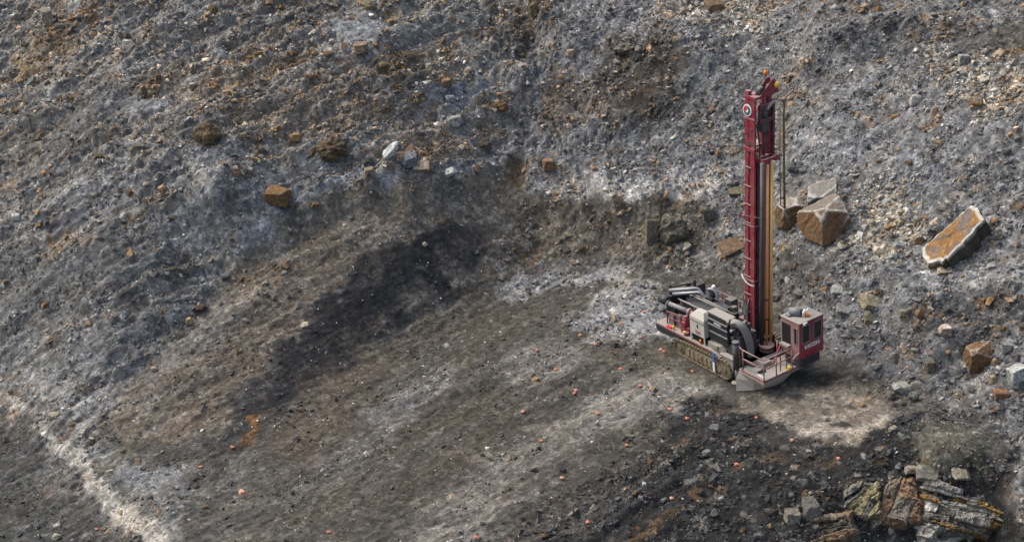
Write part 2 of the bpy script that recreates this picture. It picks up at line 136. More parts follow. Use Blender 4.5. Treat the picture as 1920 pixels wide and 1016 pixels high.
('dust path dark', (60, 59, 58), 0.5, 0.8, 0.6, 0.25, 0.3, [(-0.4, -5.6), (1.4, -6.0), (1.8, -7.9), (0.3, -8.4), (-1.1, -7.4)]),
('toe brown', (88, 82, 74), 0.8, 0.8, 0.8, 0.4, 0.5, [(4.7, 0.1), (6.8, -2.1), (8.1, -4.5), (7.3, -5.3), (5.3, -2.9), (3.8, -0.8)]),
('toe dark', (56, 54, 51), 0.4, 0.9, 0.6, 0.4, 0.5, [(2.8, 0.8), (4.0, 0.3), (5.3, 0.1), (7.0, -2.6), (5.9, -3.1), (4.4, -1.0), (2.7, -1.2)]),
('ledge face shade', (70, 69, 68), 0.6, 0.9, 1, 0.8, 0.9, [(3.8, 12.8), (5.8, 10.0), (6.7, 7.6), (5.8, 5.1), (3.9, 9.3), (3.3, 11.8)]),  # shade of the steep ledge face put into the ground colour
('right hollow shade', (62, 62, 63), 1.5, 0.8, 1.5, 0.8, 1, [(12.0, 1.2), (14.5, 0.8), (15.9, -1.1), (15.0, -2.9), (12.0, -2.2), (10.4, -0.7)]),  # hollow's shade painted as a dark patch
('right hollow shade 2', (76, 76, 77), 1.5, 0.6, 1.5, 0.8, 1, [(11.7, -2.1), (13.0, -2.2), (12.4, -5.2), (10.8, -4.2)]),  # lower part of the hollow, fainter painted shade
('right ledge pale', (146, 145, 144), 0.3, 0.9, 0.8, 0.5, 0.9, [(10.2, 3.4), (12.8, 2.8), (16.9, 1.2), (19.2, 0.2), (18.9, -0.7), (14.3, 1.4), (11.1, 1.8)]),
('hollow brown', (76, 70, 62), 1.5, 0.85, 1.5, 0.9, 1, [(-5.3, 34.0), (-2.8, 34.2), (-0.0, 32.8), (0.7, 30.8), (0.6, 29.4), (-1.7, 27.8), (-4.6, 27.9), (-6.8, 30.5), (-6.8, 33.0)]),
('hollow brown 2', (108, 98, 84), 1.5, 0.7, 1.5, 0.9, 1, [(-9.9, 31.7), (-7.9, 31.4), (-5.7, 29.2), (-8.5, 29.9), (-10.9, 30.7)]),
('gully rust', (118, 96, 72), 1, 0.7, 1, 0.5, 0.6, [(-9.0, 32.7), (-8.2, 32.4), (-9.7, 30.5), (-11.0, 30.5)]),
('right ridge shade', (62, 62, 64), 1.2, 0.8, 1.2, 1, 1, [(9.9, 26.5), (12.4, 26.8), (16.0, 25.4), (18.5, 23.1), (16.2, 23.1), (13.4, 24.5), (10.4, 25.1)]),  # painted shade of the hollow beneath the ridge
('right top brown shaded hollow', (74, 70, 64), 1.5, 0.8, 1.5, 0.7, 0.8, [(18.4, 22.9), (21.3, 22.3), (24.1, 21.6), (23.1, 18.6), (20.0, 20.4), (18.4, 21.5)]),  # brown ground, darkened in colour for the shade under the ridge
('top pale rubble', (146, 141, 136), 1.5, 0.7, 1.5, 1.2, 1.6, [(-0.6, 40.9), (8.5, 37.8), (7.2, 33.3), (6.1, 31.7), (2.6, 33.5), (0.1, 36.3)]),
('right blue grey', (112, 114, 119), 2, 0.6, 2, 0.6, 0.8, [(7.5, 22.9), (13.5, 16.1), (15.6, 10.6), (12.0, 10.3), (9.3, 13.8), (6.2, 20.3)]),
('right brown belt', (96, 90, 82), 1.2, 0.7, 1.5, 0.9, 1, [(5.8, 26.2), (9.0, 24.1), (9.5, 21.3), (7.4, 22.5), (6.1, 23.9)]),
('pale stones a', (138, 134, 127), 1, 0.7, 1.2, 1, 2, [(9.4, 14.2), (11.1, 13.9), (12.3, 11.2), (11.5, 9.6), (10.1, 11.1)]),
('pale stones b', (138, 132, 122), 1, 0.7, 1.2, 1, 2, [(10.9, 10.1), (12.4, 9.0), (12.2, 6.9), (11.0, 7.6)]),
('pale stones c', (136, 131, 124), 1.2, 0.7, 1.5, 1.1, 2, [(17.3, 21.5), (20.5, 19.6), (21.8, 15.5), (20.8, 12.5), (18.3, 15.0), (16.5, 17.6)]),
('pale stones d', (132, 126, 116), 1, 0.6, 1.2, 1.1, 1.8, [(7.1, 10.6), (9.6, 9.3), (10.5, 5.9), (8.9, 6.5), (7.1, 9.0)]),
('pale stones e', (140, 128, 114), 1, 0.6, 1.2, 1.2, 1.8, [(-19.5, 32.9), (-17.1, 34.0), (-15.6, 32.2), (-18.1, 30.3), (-19.7, 30.9)]),
('slab blue a', (118, 121, 124), 0.25, 0.95, 0.7, 0.15, 0.15, [(-35.5, 32.8), (-34.8, 31.5), (-35.8, 28.0), (-37.3, 26.9), (-38.8, 26.2), (-37.7, 28.8), (-36.8, 30.6)]),
('slab blue b', (120, 121, 124), 0.25, 0.9, 0.7, 0.15, 0.15, [(-42.6, 27.5), (-38.0, 26.0), (-39.5, 24.6), (-43.3, 25.8)]),
('slab blue c', (100, 104, 111), 0.25, 0.95, 0.7, 0.15, 0.15, [(-17.3, 31.6), (-16.0, 33.0), (-15.3, 32.0), (-16.6, 30.3), (-19.4, 28.3), (-19.8, 29.0)]),
('slab blue d', (122, 123, 126), 0.3, 0.9, 0.8, 0.2, 0.2, [(-26.9, 35.6), (-24.3, 36.8), (-21.9, 34.3), (-23.5, 32.0), (-26.0, 32.9)]),
('dark smooth left', (82, 82, 81), 1.2, 0.85, 1.5, 0.3, 0.3, [(-45.9, 30.7), (-42.9, 28.7), (-42.1, 26.2), (-44.0, 24.9), (-47.2, 26.9), (-46.1, 28.5)]),
('dark left 2', (78, 77, 75), 2, 0.8, 2, 0.4, 0.4, [(-52.3, 30.1), (-47.7, 27.9), (-43.9, 24.3), (-44.9, 22.2), (-48.7, 22.7), (-51.5, 24.8)]),
('brown left top', (98, 84, 66), 1.2, 0.8, 1.5, 1, 1, [(-50.3, 39.9), (-47.5, 39.4), (-44.8, 35.9), (-47.2, 33.7), (-50.2, 33.4), (-51.9, 33.0), (-51.5, 35.8), (-50.4, 37.2)]),
('tan patch', (132, 112, 84), 0.8, 0.8, 1, 0.5, 0.4, [(-52.3, 38.1), (-50.9, 37.8), (-50.7, 34.9), (-52.0, 34.6)]),
('brown mid a', (122, 108, 90), 1.8, 0.7, 2, 1.1, 1.1, [(-39.8, 28.5), (-36.4, 30.6), (-32.9, 32.8), (-30.1, 34.4), (-30.8, 29.4), (-35.2, 25.1), (-40.0, 26.2)]),
('brown mid b', (118, 106, 91), 1.8, 0.75, 2, 1.1, 1.1, [(-33.8, 25.9), (-29.2, 27.9), (-24.4, 29.1), (-21.2, 31.1), (-23.0, 27.1), (-27.7, 24.7), (-32.8, 21.0), (-34.3, 22.3)]),
('brown mid c', (92, 86, 78), 1.8, 0.8, 2, 1, 1, [(-24.0, 31.5), (-20.3, 32.8), (-18.8, 32.2), (-20.5, 29.6), (-23.7, 27.9)]),
('brown top d', (80, 76, 70), 1.8, 0.8, 2, 1, 1, [(-32.8, 38.4), (-26.1, 38.5), (-26.9, 36.3), (-29.3, 35.1), (-32.6, 35.4)]),
('brown top e', (82, 77, 71), 1.5, 0.8, 2, 1, 1, [(-13.8, 39.9), (-10.2, 41.4), (-9.6, 38.3), (-12.0, 35.5), (-14.0, 36.2)]),
('brown top f', (88, 80, 68), 1.2, 0.8, 1.5, 1, 1, [(-12.4, 41.1), (-8.9, 41.4), (-10.2, 37.1), (-11.9, 36.9)]),
('tan lumps', (128, 108, 88), 0.6, 0.6, 1, 1, 1, [(-22.3, 24.7), (-19.9, 26.7), (-16.9, 27.1), (-17.8, 24.5), (-20.9, 22.5), (-22.8, 22.2)]),
('left pale a', (132, 133, 133), 1.2, 0.7, 2, 0.5, 0.8, [(-37.6, 20.0), (-32.1, 21.4), (-27.0, 22.3), (-31.5, 19.4), (-34.5, 16.2), (-38.7, 16.1)]),
('left pale b', (115, 118, 121), 1.5, 0.5, 2, 0.5, 0.8, [(-45.2, 21.0), (-41.1, 19.9), (-40.5, 16.6), (-43.9, 15.7), (-47.0, 18.0)]),
('left dark c', (78, 78, 77), 2, 0.6, 2, 0.4, 0.5, [(-43.2, 17.1), (-40.2, 17.7), (-38.7, 16.8), (-40.8, 14.1), (-43.4, 14.3)]),
('left dark d', (80, 79, 77), 2.5, 0.5, 2, 0.4, 0.5, [(-48.8, 16.5), (-43.8, 14.5), (-39.4, 13.4), (-39.9, 9.8), (-45.1, 10.3), (-48.6, 13.6)]),
('orange stain', (120, 84, 40), 0.3, 0.8, 0.4, 0.2, 0.1, [(-32.3, 1.1), (-31.5, 1.5), (-31.7, 0.3), (-32.0, -1.2), (-32.3, -1.1), (-32.0, 0.4)]),
]
ROCKS = [
('boulder', 'huge blocky brown boulder with pale edges and grey top beside the mast', 6.86, 11.27, 3.47, 3.02, (118, 84, 52), 1, 'b', 20),
('boulder', 'largest tilted slab boulder with orange top and white rim on right slope', 13.14, 4.45, 4.37, 3.17, (134, 92, 48), 1, 'T', 0),
('boulder', 'white topped brown boulder tucked left of the huge blocky boulder', 5.01, 14.8, 2.12, 1.97, (122, 92, 60), 1, 'b', 50),
('boulder', 'grey slab with white veins lying behind the huge blocky boulder', 7.27, 14.74, 2.72, 1.13, (120, 120, 122), 1, 's', 10),
('boulder', 'rounded grey tan boulder embedded in the dark scarp face', -2.61, 19.84, 2.52, 2.84, (116, 108, 94), 0, 'r', 0),
('boulder', 'narrow upright tan rock beside the embedded rounded boulder', -4.17, 20.14, 1.03, 2.37, (122, 112, 94), 0, 'b', 30),
('rock', 'flat dark tan stone at left edge of the mast below pale dust', 2.43, 20.81, 1.5, 0.79, (112, 98, 78), 0, 's', 0),
('rock', 'broken flat orange brown rock behind the foot of the mast', 1.29, 16.68, 2.17, 0.85, (124, 96, 72), 0, 's', 15),
('rock', 'square orange rock on grey gravel right of the scarp spike', -11.05, 26.33, 1.06, 0.98, (148, 104, 72), 0, 'b', 10),
('rock', 'rusty orange rock on the smooth grey upper slope', -14.23, 30.74, 1.17, 1.0, (126, 92, 54), 0, 'r', 0),
('rock', 'orange rock at the foot of the cream rock cluster', -18.27, 30.78, 0.91, 0.75, (150, 112, 74), 0, 'b', 40),
('rock', 'topmost cream rock of the cluster on the upper slope', -18.45, 32.83, 0.63, 0.63, (176, 164, 148), 0, 'b', 20),
('rock', 'cream rock at left of the cluster on the upper slope', -19.43, 31.51, 0.58, 0.5, (172, 160, 142), 0, 'b', 70),
('rock', 'small blue grey rock below the orange rock of the cluster', -18.01, 29.59, 0.82, 0.66, (128, 136, 146), 0, 'b', 25),
('rock', 'bright white leaning slab above the left scarp crest', -22.58, 22.77, 1.34, 1.57, (216, 218, 220), 0, 'W', -30),
('boulder', 'dark brown crumbling boulder in the upper left slope', -26.89, 22.77, 2.44, 2.04, (104, 84, 62), 0, 'r', 30),
('boulder', 'brown boulder with yellow top resting near the scarp crest', -30.72, 18.92, 1.92, 1.31, (128, 94, 52), 0, 'b', 10),
('boulder', 'brown lumpy boulder leaning in the middle of the upper left slope', -35.29, 21.22, 2.18, 2.42, (112, 92, 66), 0, 'r', 60),
('rock', 'yellow brown stone on grey gravel below brown rubble', -29.49, 23.67, 0.87, 0.63, (148, 114, 68), 0, 'b', 20),
('rock', 'blue grey pointed rock right of the bright white slab', -21.31, 22.58, 1.02, 1.42, (116, 122, 132), 0, 'b', 60),
('rock', 'tan block left of the bright white slab foot', -24.25, 21.29, 0.78, 0.7, (150, 128, 106), 0, 'b', 10),
('rock', 'pinkish tan flat rock right of the blue grey pointed rock', -20.5, 22.46, 1.42, 0.63, (142, 122, 104), 0, 's', 0),
('rock', 'white flat stone on the rim of the left scarp', -18.64, 23.46, 1.19, 0.56, (190, 188, 184), 0, 's', 20),
('rock', 'pale grey rock with a dark hollow under it on the upper slope', -17.86, 28.06, 1.31, 0.9, (158, 154, 150), 0, 'b', 15),
('rock', 'reddish brown ledge rock above the bright white slab', -21.27, 24.13, 1.03, 0.63, (120, 92, 72), 0, 's', 40),
('rock', 'brown crumbly rock left of the scarp spike', -15.77, 27.54, 1.31, 1.14, (100, 88, 72), 0, 'r', 0),
('rock', 'white topped brown flat rock on ledge below the tilted slab boulder', 12.43, 2.88, 1.11, 0.56, (150, 112, 62), 1, 's', 5),
('rock', 'pinkish white block with brown stripe on the right slope', 11.36, -1.23, 1.02, 0.75, (186, 164, 154), 0, 'b', 35),
('boulder', 'pale grey rock on top of the stone heap near the bench toe', 8.07, -3.54, 1.13, 0.87, (168, 164, 158), 0, 'b', 10),
('rock', 'grey rounded rock below the pale rock in the stone heap', 8.5, -4.62, 0.73, 0.6, (114, 112, 106), 0, 'r', 5),
('rock', 'tan stone at the right of the stone heap', 8.66, -4.27, 0.37, 0.3, (170, 146, 124), 0, 'b', 80),
('rock', 'dark rounded stone at the foot of the stone heap', 7.2, -4.4, 0.66, 0.56, (104, 98, 90), 0, 'r', 50),
('rock', 'brown grey round stone in front of the stone heap', 7.6, -5.08, 0.72, 0.59, (110, 104, 94), 0, 'r', 20),
('boulder', 'shattered brown boulder with white streaks on the right slope', 12.61, -3.88, 1.6, 2.21, (116, 82, 46), 2, 'b', 15),
('boulder', 'pale grey boulder at the right edge of the picture', 14.12, -6.31, 1.25, 1.32, (172, 172, 172), 0, 'b', 55),
('rock', 'tan block touching the shattered brown boulder', 13.35, -4.57, 0.43, 0.67, (158, 128, 102), 0, 'b', 10),
('rock', 'tan and yellow stone below the shattered brown boulder', 12.91, -5.69, 0.46, 0.66, (160, 140, 108), 0, 'b', 35),
('rock', 'rusty brown block below the pale grey edge boulder', 13.01, -6.91, 0.92, 0.65, (136, 92, 58), 0, 'b', 15),
('rock', 'round blue grey stone high on the right slope', 17.52, 8.03, 0.73, 0.66, (150, 154, 160), 0, 'r', 0),
('rock', 'long tan stone in the brown hollow at top right', 20.97, 19.74, 0.95, 0.36, (168, 146, 118), 0, 's', 35),
('rock', 'pale pinkish rock high on the right slope', 14.66, 18.1, 0.77, 0.85, (168, 160, 154), 0, 'b', 15),
('rock', 'flat rusty stone right of the pale pinkish rock', 18.12, 15.32, 0.99, 0.46, (132, 104, 62), 0, 's', -5),
('rock', 'grey rock under the dark ridge at top right', 18.56, 19.98, 0.87, 0.79, (136, 136, 138), 0, 'b', 30),
('boulder', 'large tan slab lying on the slope behind the cab', 7.81, 3.03, 1.6, 1.04, (150, 136, 110), 0, 's', -25),
('rock', 'olive tan slab below the large tan slab behind the cab', 7.6, 2.21, 1.18, 0.76, (122, 112, 92), 0, 's', -30),
('rock', 'pale flat slab with dark gap under it right of the cab', 6.26, 5.2, 1.06, 0.57, (142, 142, 140), 0, 's', -10),
('rock', 'wedge of pale grey rock just right of the cab roof', 6.32, 3.83, 1.05, 0.63, (138, 136, 134), 0, 's', -20),
('rock', 'yellowish block right of the large tan slab', 9.3, 0.7, 0.58, 0.55, (138, 128, 104), 0, 'b', 30),
('rock', 'dark topped yellow bottomed rock left of the tilted slab boulder', 9.45, 6.46, 0.93, 0.64, (112, 104, 92), 0, 'b', 15),
('rock', 'small rusty block touching the tilted slab boulder', 11.74, 6.34, 0.71, 0.86, (140, 108, 80), 1, 'b', 20),
('boulder', 'cream upright rock in the dark rubble at bottom', -0.65, -13.74, 0.97, 1.27, (140, 132, 116), 0, 'b', 50),
('boulder', 'grey upright slab beside the cream upright rock', 0.44, -13.35, 1.03, 1.89, (108, 104, 98), 0, 'b', 20),
('boulder', 'yellow streaked slanting slab in the bottom rubble', 3.61, -12.18, 1.99, 1.68, (132, 120, 74), 0, 'Y', 35),
('boulder', 'large orange block of the outcrop at bottom right', 5.4, -12.12, 2.44, 2.12, (134, 96, 54), 0, 'b', 5),
('boulder', 'brown flat slab at the bottom edge below the grey upright slab', 1.17, -14.31, 2.43, 1.21, (118, 94, 58), 0, 's', 8),
('rock', 'grey tan slab capping the outcrop left end', 7.47, -11.36, 1.5, 0.75, (126, 120, 108), 0, 's', -15),
('rock', 'pale yellow slab capping the outcrop middle', 9.27, -11.8, 1.07, 0.56, (140, 130, 110), 0, 's', -5),
('rock', 'pinkish tan stone above the large orange block', 6.64, -10.94, 0.75, 0.44, (136, 120, 104), 0, 'b', 15),
('rock', 'pale flat triangular stone below the embedded rounded boulder', -1.86, 18.69, 0.94, 0.63, (150, 142, 128), 0, 's', 35),
('boulder', 'smooth brownish boulder in the dark hollow of upper slope', -4.1, 33.14, 1.86, 1.1, (116, 106, 96), 0, 'r', 10),
('rock', 'tan boulder cut by the top edge of the picture', -23.91, 37.18, 1.21, 0.86, (140, 124, 88), 0, 'r', 0),
('rock', 'brown rock at the top edge among pale rubble', 3.59, 36.7, 1.57, 0.87, (118, 94, 64), 0, 'b', 0),
('rock', 'round cream stone on the dark band of the scarp', -20.72, 18.38, 0.42, 0.42, (186, 174, 154), 0, 'r', 0),
('rock', 'pale flake in the lower dark band', -29.02, 10.21, 0.66, 0.44, (168, 156, 132), 0, 's', 20),
('rock', 'tan stone left of the dark band', -36.81, 10.54, 0.44, 0.55, (176, 144, 100), 0, 'b', 60),
('rock', 'dark rusty clod left of the dark band', -36.14, 11.69, 1.12, 0.45, (92, 70, 52), 0, 'r', 0),
('rock', 'pinkish stone on the left brown slope', -38.82, 6.64, 0.4, 0.36, (186, 150, 128), 0, 'b', 0),
('rock', 'flat tan stone at the foot of left light apron', -44.99, 3.56, 0.79, 0.65, (152, 140, 120), 0, 's', 0),
('rock', 'tan stone on the grey flat at lower left', -40.39, -2.66, 0.61, 0.41, (176, 158, 136), 0, 'b', 10),
('rock', 'pale stone on the lower road at bottom left', -42.99, -6.74, 0.53, 0.4, (158, 152, 140), 0, 'b', 20),
('rock', 'cream stone lowest on the lower road at bottom left', -42.76, -7.96, 0.59, 0.46, (170, 160, 142), 0, 'r', 0),
('rock', 'long tan splinter of rock on the floor behind the rig', -8.3, 10.08, 0.95, 0.26, (150, 130, 108), 0, 's', 35),
('rock', 'grey flat slab on the floor left of the pale gravel patch', -11.0, 11.61, 1.26, 0.33, (112, 108, 104), 0, 's', 0),
('rock', 'dark flat stone on the floor beside the track', -4.86, 3.22, 0.76, 0.31, (108, 106, 106), 0, 's', -10),
('rock', 'pale stone in the pit on the dusty pad', 3.0, -5.6, 0.39, 0.39, (168, 160, 150), 0, 'r', 0),
('rock', 'white stone on dark rubble below the floor', -8.45, -10.72, 0.28, 0.31, (188, 188, 186), 0, 'b', 0),
('rock', 'tall tan rock at top left corner', -50.02, 40.29, 1.09, 2.0, (146, 136, 118), 0, 'b', 30),
('rock', 'white stone near the left top brown patch', -42.48, 33.28, 0.51, 0.47, (200, 196, 190), 0, 'b', 0),
('rock', 'long grey slab in the upper left brown rubble', -45.23, 34.39, 1.13, 0.61, (132, 138, 142), 0, 's', 35),
('rock', 'dark edged grey blade at far left', -50.3, 33.03, 1.04, 0.52, (116, 122, 124), 0, 's', 35),
('rock', 'ochre stone in brown rubble at upper left', -32.3, 31.23, 0.83, 0.83, (130, 100, 56), 0, 'b', 30),
('rock', 'ochre rock at the top in grey rubble', -35.92, 35.89, 0.86, 0.86, (124, 104, 64), 0, 'r', 0),
('rock', 'tan orange rock on the left of dark brown rubble', -24.46, 31.17, 1.24, 0.91, (138, 114, 88), 0, 'b', 15),
('rock', 'yellow rock left of the tan orange rock', -27.0, 30.62, 0.58, 0.58, (150, 122, 72), 0, 'r', 0),
('rock', 'tan rock in the gully left of the hollow', -8.34, 34.08, 0.6, 0.77, (176, 150, 126), 0, 'b', 40),
('rock', 'pale tan rock second in the gully left of the hollow', -10.57, 34.59, 0.6, 0.94, (158, 144, 124), 0, 'b', 20),
('rock', 'brown rock at top centre in the gully', -10.78, 39.35, 0.79, 1.14, (124, 104, 80), 0, 'b', 0),
('rock', 'grey block under the scarp left of mast', 0.21, 20.53, 1.03, 1.03, (102, 100, 94), 0, 'b', 20),
('rock', 'white stone by the far left slope foot', -49.49, 19.4, 0.64, 0.52, (186, 184, 180), 0, 'b', 0),
('rock', 'yellow orange stone near mast on the pale slope', 1.6, 24.29, 0.44, 0.57, (170, 128, 82), 0, 'b', 0),
('rock', 'brown flat rock on the pale slope above right scarp', -6.42, 25.75, 0.89, 0.41, (122, 102, 82), 0, 's', 15),
('rock', 'dark olive clod on slope right of the mast', 2.99, 9.41, 0.66, 0.51, (84, 80, 72), 0, 'r', 0),
('rock', 'big dark grey rounded rock right of the mast', 6.36, 18.67, 1.48, 1.01, (96, 96, 98), 0, 'r', 0),
('rock', 'grey flat slab left of the tilted slab boulder', 10.44, 6.41, 0.71, 0.93, (150, 152, 154), 0, 's', -30),
('rock', 'grey stone left on slope above the small rusty block', 10.99, 11.54, 0.81, 0.52, (140, 142, 146), 0, 's', 20),
('rock', 'rusty stone low on the right slope under the shattered boulder', 10.04, -2.85, 0.67, 1.01, (112, 100, 80), 0, 'b', 10),
]
MARKS = [(-10.53,8.32),(-6.54,7.10),(-13.53,6.77),(-9.64,6.55),(-5.48,5.20),(-5.34,4.87),(-12.49,3.89),(-8.35,3.23),(-11.41,0.90),(-11.53,0.59),(-7.34,0.68),(-3.88,1.90),(-6.73,0.13),(-7.62,9.52),(-5.00,10.93),(-5.93,10.84),(-14.88,-1.19),(-10.31,-2.19),(-13.97,-4.61),(-8.96,-6.16),(-13.02,-8.90),(-5.04,-3.84),(-0.97,-4.62),(-2.96,-9.28),(-7.05,-11.88),(-11.92,-13.54),(-5.86,-2.41),(-34.62,-3.75),(-31.78,-6.83),(-32.93,-1.64),(-40.34,-7.82),(-26.29,-12.07),(0.59,-7.58),(2.86,-9.56),(-18.12,-13.92)]
TRAIL = [(-3.86,9.56),(-5.72,15.09),(-8.88,18.40),(-12.41,18.78),(-15.26,16.34),(-18.77,9.94),(-22.31,3.63)]
CREST = [((-13.3,28.0),(-14.4,26.7),(-15.5,25.5),(-17.1,24.0),(-19.3,22.2),(-22.0,20.7),(-24.4,20.4),(-27.1,20.3),(-28.2,19.4),(-29.4,18.8),(-30.5,17.7),(-31.6,16.9),(-32.7,15.9),(-33.9,15.1),(-36.0,12.7)),((-12.5,25.0),(-10.1,23.8),(-6.6,22.5),(-3.1,21.9),(-0.0,21.3),(2.5,19.7))]
# ---------------------------------------------------------------- terrain: smooth surface through the surveyed points
CP = np.array(CONTROL)
def _solve(C, e=.3):
    n = len(C); d = np.sqrt(((C[:, None, :2] - C[None, :, :2]) ** 2).sum(-1) + e * e)
    A = np.zeros((n + 3, n + 3)); A[:n, :n] = -d + np.eye(n) * .02; A[:n, n] = 1; A[:n, n + 1:] = C[:, :2]; A[n:, :n] = A[:n, n:].T
    return np.linalg.solve(A, np.r_[C[:, 2], 0, 0, 0])
WT = _solve(CP)
GX = np.arange(-95, 62.01, .25); GY = np.arange(-45, 100.01, .25)
_gx, _gy = np.meshgrid(GX, GY)
GZ = np.zeros(_gx.shape)
for c_, w_ in zip(CP, WT): GZ -= w_ * np.sqrt((_gx - c_[0]) ** 2 + (_gy - c_[1]) ** 2 + .09)
GZ += WT[-3] + WT[-2] * _gx + WT[-1] * _gy
GZ = np.clip(GZ, -14, 30)
def bil(G, X0, Y0, st, x, y):
    fx = np.clip((x - X0) / st, 0, G.shape[1] - 1.001); fy = np.clip((y - Y0) / st, 0, G.shape[0] - 1.001)
    i = fx.astype(int); j = fy.astype(int); a = fx - i; b = fy - j
    if G.ndim == 3: a = a[..., None]; b = b[..., None]
    return (G[j, i] * (1 - a) + G[j, i + 1] * a) * (1 - b) + (G[j + 1, i] * (1 - a) + G[j + 1, i + 1] * a) * b
ST = .1
fx_ = np.arange(-66, 38.01, ST); fy_ = np.arange(-23, 60.01, ST)
X, Y = np.meshgrid(fx_, fy_)
Z = bil(GZ, GX[0], GY[0], .25, X, Y)
# soil regions and patches of painted shade, laid one over another in world coordinates
TINT = np.zeros(X.shape + (3,)) + lin((104, 102, 100)); ROUGH = np.full(X.shape, .8); DENS = np.full(X.shape, .8)
wx = fbm(X * .45, Y * .45, 11, 5, .6); wy = fbm(X * .45, Y * .45, 31, 5, .6)
def paint(name, rgb, soft, op, warp, ro, de, poly):
    P = np.array(poly); pad = soft * 2 + warp
    i0 = max(0, int((P[:, 0].min() - pad - fx_[0]) / ST)); i1 = min(len(fx_), int((P[:, 0].max() + pad - fx_[0]) / ST) + 1)
    j0 = max(0, int((P[:, 1].min() - pad - fy_[0]) / ST)); j1 = min(len(fy_), int((P[:, 1].max() + pad - fy_[0]) / ST) + 1)
    if i1 <= i0 or j1 <= j0: return
    sl = (slice(j0, j1), slice(i0, i1))
    x = X[sl] + wx[sl] * warp; y = Y[sl] + wy[sl] * warp
    d = np.full(x.shape, 1e9); ins = np.zeros(x.shape, bool)
    for k in range(len(P)):
        a = P[k - 1]; b = P[k]; e = b - a; L = max(1e-9, (e ** 2).sum())
        t = np.clip(((x - a[0]) * e[0] + (y - a[1]) * e[1]) / L, 0, 1)
        d = np.minimum(d, (x - a[0] - t * e[0]) ** 2 + (y - a[1] - t * e[1]) ** 2)
        if a[1] != b[1]: ins ^= ((a[1] > y) != (b[1] > y)) & (x < (b[0] - a[0]) * (y - a[1]) / (b[1] - a[1]) + a[0])
    d = np.sqrt(d); d = np.where(ins, d, -d)
    al = sstep(-soft, soft, d) * op
    TINT[sl] += (lin(rgb) - TINT[sl]) * al[..., None]
    if ro is not None: ROUGH[sl] += (ro - ROUGH[sl]) * al
    if de is not None: DENS[sl] += (de - DENS[sl]) * al
for r_ in REGIONS: paint(*r_)
# relief: folds, broken blocks, dozer streaks
ca, sa = math.cos(rad(40)), math.sin(rad(40))
gz1, gz0 = np.gradient(GZ, .25); slope = bil(np.hypot(gz0, gz1), GX[0], GY[0], .25, X, Y)
V_ = Y + .9 * (Z - 0)
A_ = X * ca + V_ * sa; B_ = -X * sa + V_ * ca                 # along / across the working direction
left = sstep(-4, -16, X)                                      # the left half is smeared along the bench
A2 = A_ * (1 - .5 * left)
patch = sstep(-.25, .45, fbm(A2 * .16, B_ * .3, 51, 4))        # smooth slabs among rubble
R = ROUGH * (.35 + .9 * patch)
H = np.zeros(X.shape)
H += ROUGH * .45 * fbm(A2 * .13, B_ * .2, 61, 3)
for f_, am_, s_ in ((1.0, .40, 63), (2.1, .2, 65)):
    t_ = 2.2 * fbm(A2 * .17 * f_, B_ * .27 * f_, s_, 4, .55) + .3 * wx; k_ = np.floor(t_); H += ROUGH * am_ * (.32 + .42 * left) * (k_ + sstep(.62, 1.0, t_ - k_) - .35 * (t_ - k_))
rid = 1 - np.abs(fbm(A2 * .35, B_ * .6, 71, 4, .55)); H += R * .46 * (rid - .6)
CELLS = []
for sc, am, sd_ in ((1.9, .42, 81), (.85, .24, 91), (.4, .13, 101)):
    f1, f2, ox, oy, r1, r2, r3 = cells(A2 / sc + .35 * wx, B_ / sc + .35 * wy, sd_)
    gate = sstep(.25, .75, r3)
    H += R * am * gate * ((r1 - .5) * 1.7 * ox + (r2 - .5) * 1.7 * oy + .35 * r3 - .25 * np.exp(-((f2 - f1) / .12) ** 2))
    CELLS.append((r1, r2, r3))
smooth = 1 - np.clip(ROUGH, 0, 1)
stk = fbm(A_ * .15 + .5 * wx, B_ * 1.5 + .5 * wy, 111, 5, .62)
H += smooth * .035 * stk + smooth * .03 * fbm(A_ * .8, B_ * 4.5, 113, 3, .6)
H += (.02 + .05 * np.clip(ROUGH, 0, 1.2)) * fbm(X * 2.2, V_ * 2.2, 121, 3, .65)
for L_ in CREST:                                             # the broken lip along the top of the cut face
    d_ = np.full(X.shape, 99.)
    for a_, b_ in zip(L_[:-1], L_[1:]):
        a_ = np.array(a_); e_ = np.array(b_) - a_; t_ = np.clip(((X - a_[0]) * e_[0] + (Y - a_[1]) * e_[1]) / max(1e-6, (e_ ** 2).sum()), 0, 1)
        d_ = np.minimum(d_, np.hypot(X + .35 * wx - a_[0] - t_ * e_[0], Y + .35 * wy - a_[1] - t_ * e_[1]))
    H += .5 * sstep(.8, .15, d_) * np.clip(.55 + .8 * fbm(X * .7, Y * .7, 271, 3), 0, 1.4)
TP = np.array(TRAIL)
for it in range(3): TP = np.vstack([TP[:1], np.stack([.75 * TP[:-1] + .25 * TP[1:], .25 * TP[:-1] + .75 * TP[1:]], 1).reshape(-1, 2), TP[-1:]])
td = np.full(X.shape, 99.); ts_ = np.zeros(X.shape); L0 = 0.
for a_, b_ in zip(TP[:-1], TP[1:]):
    e_ = b_ - a_; Ln = float(np.hypot(*e_)); t_ = np.clip(((X - a_[0]) * e_[0] + (Y - a_[1]) * e_[1]) / Ln ** 2, 0, 1)
    dd_ = np.hypot(X - a_[0] - t_ * e_[0], Y - a_[1] - t_ * e_[1]); n_ = dd_ < td
    td = np.where(n_, dd_, td); ts_ = np.where(n_, L0 + t_ * Ln, ts_); L0 += Ln
lane = sstep(.52, .3, np.abs(td + .12 * wx - 2.05)) * sstep(-.6, .3, fbm(X * .5, Y * .5, 261, 3) + .15)      # the two belts of the crawler
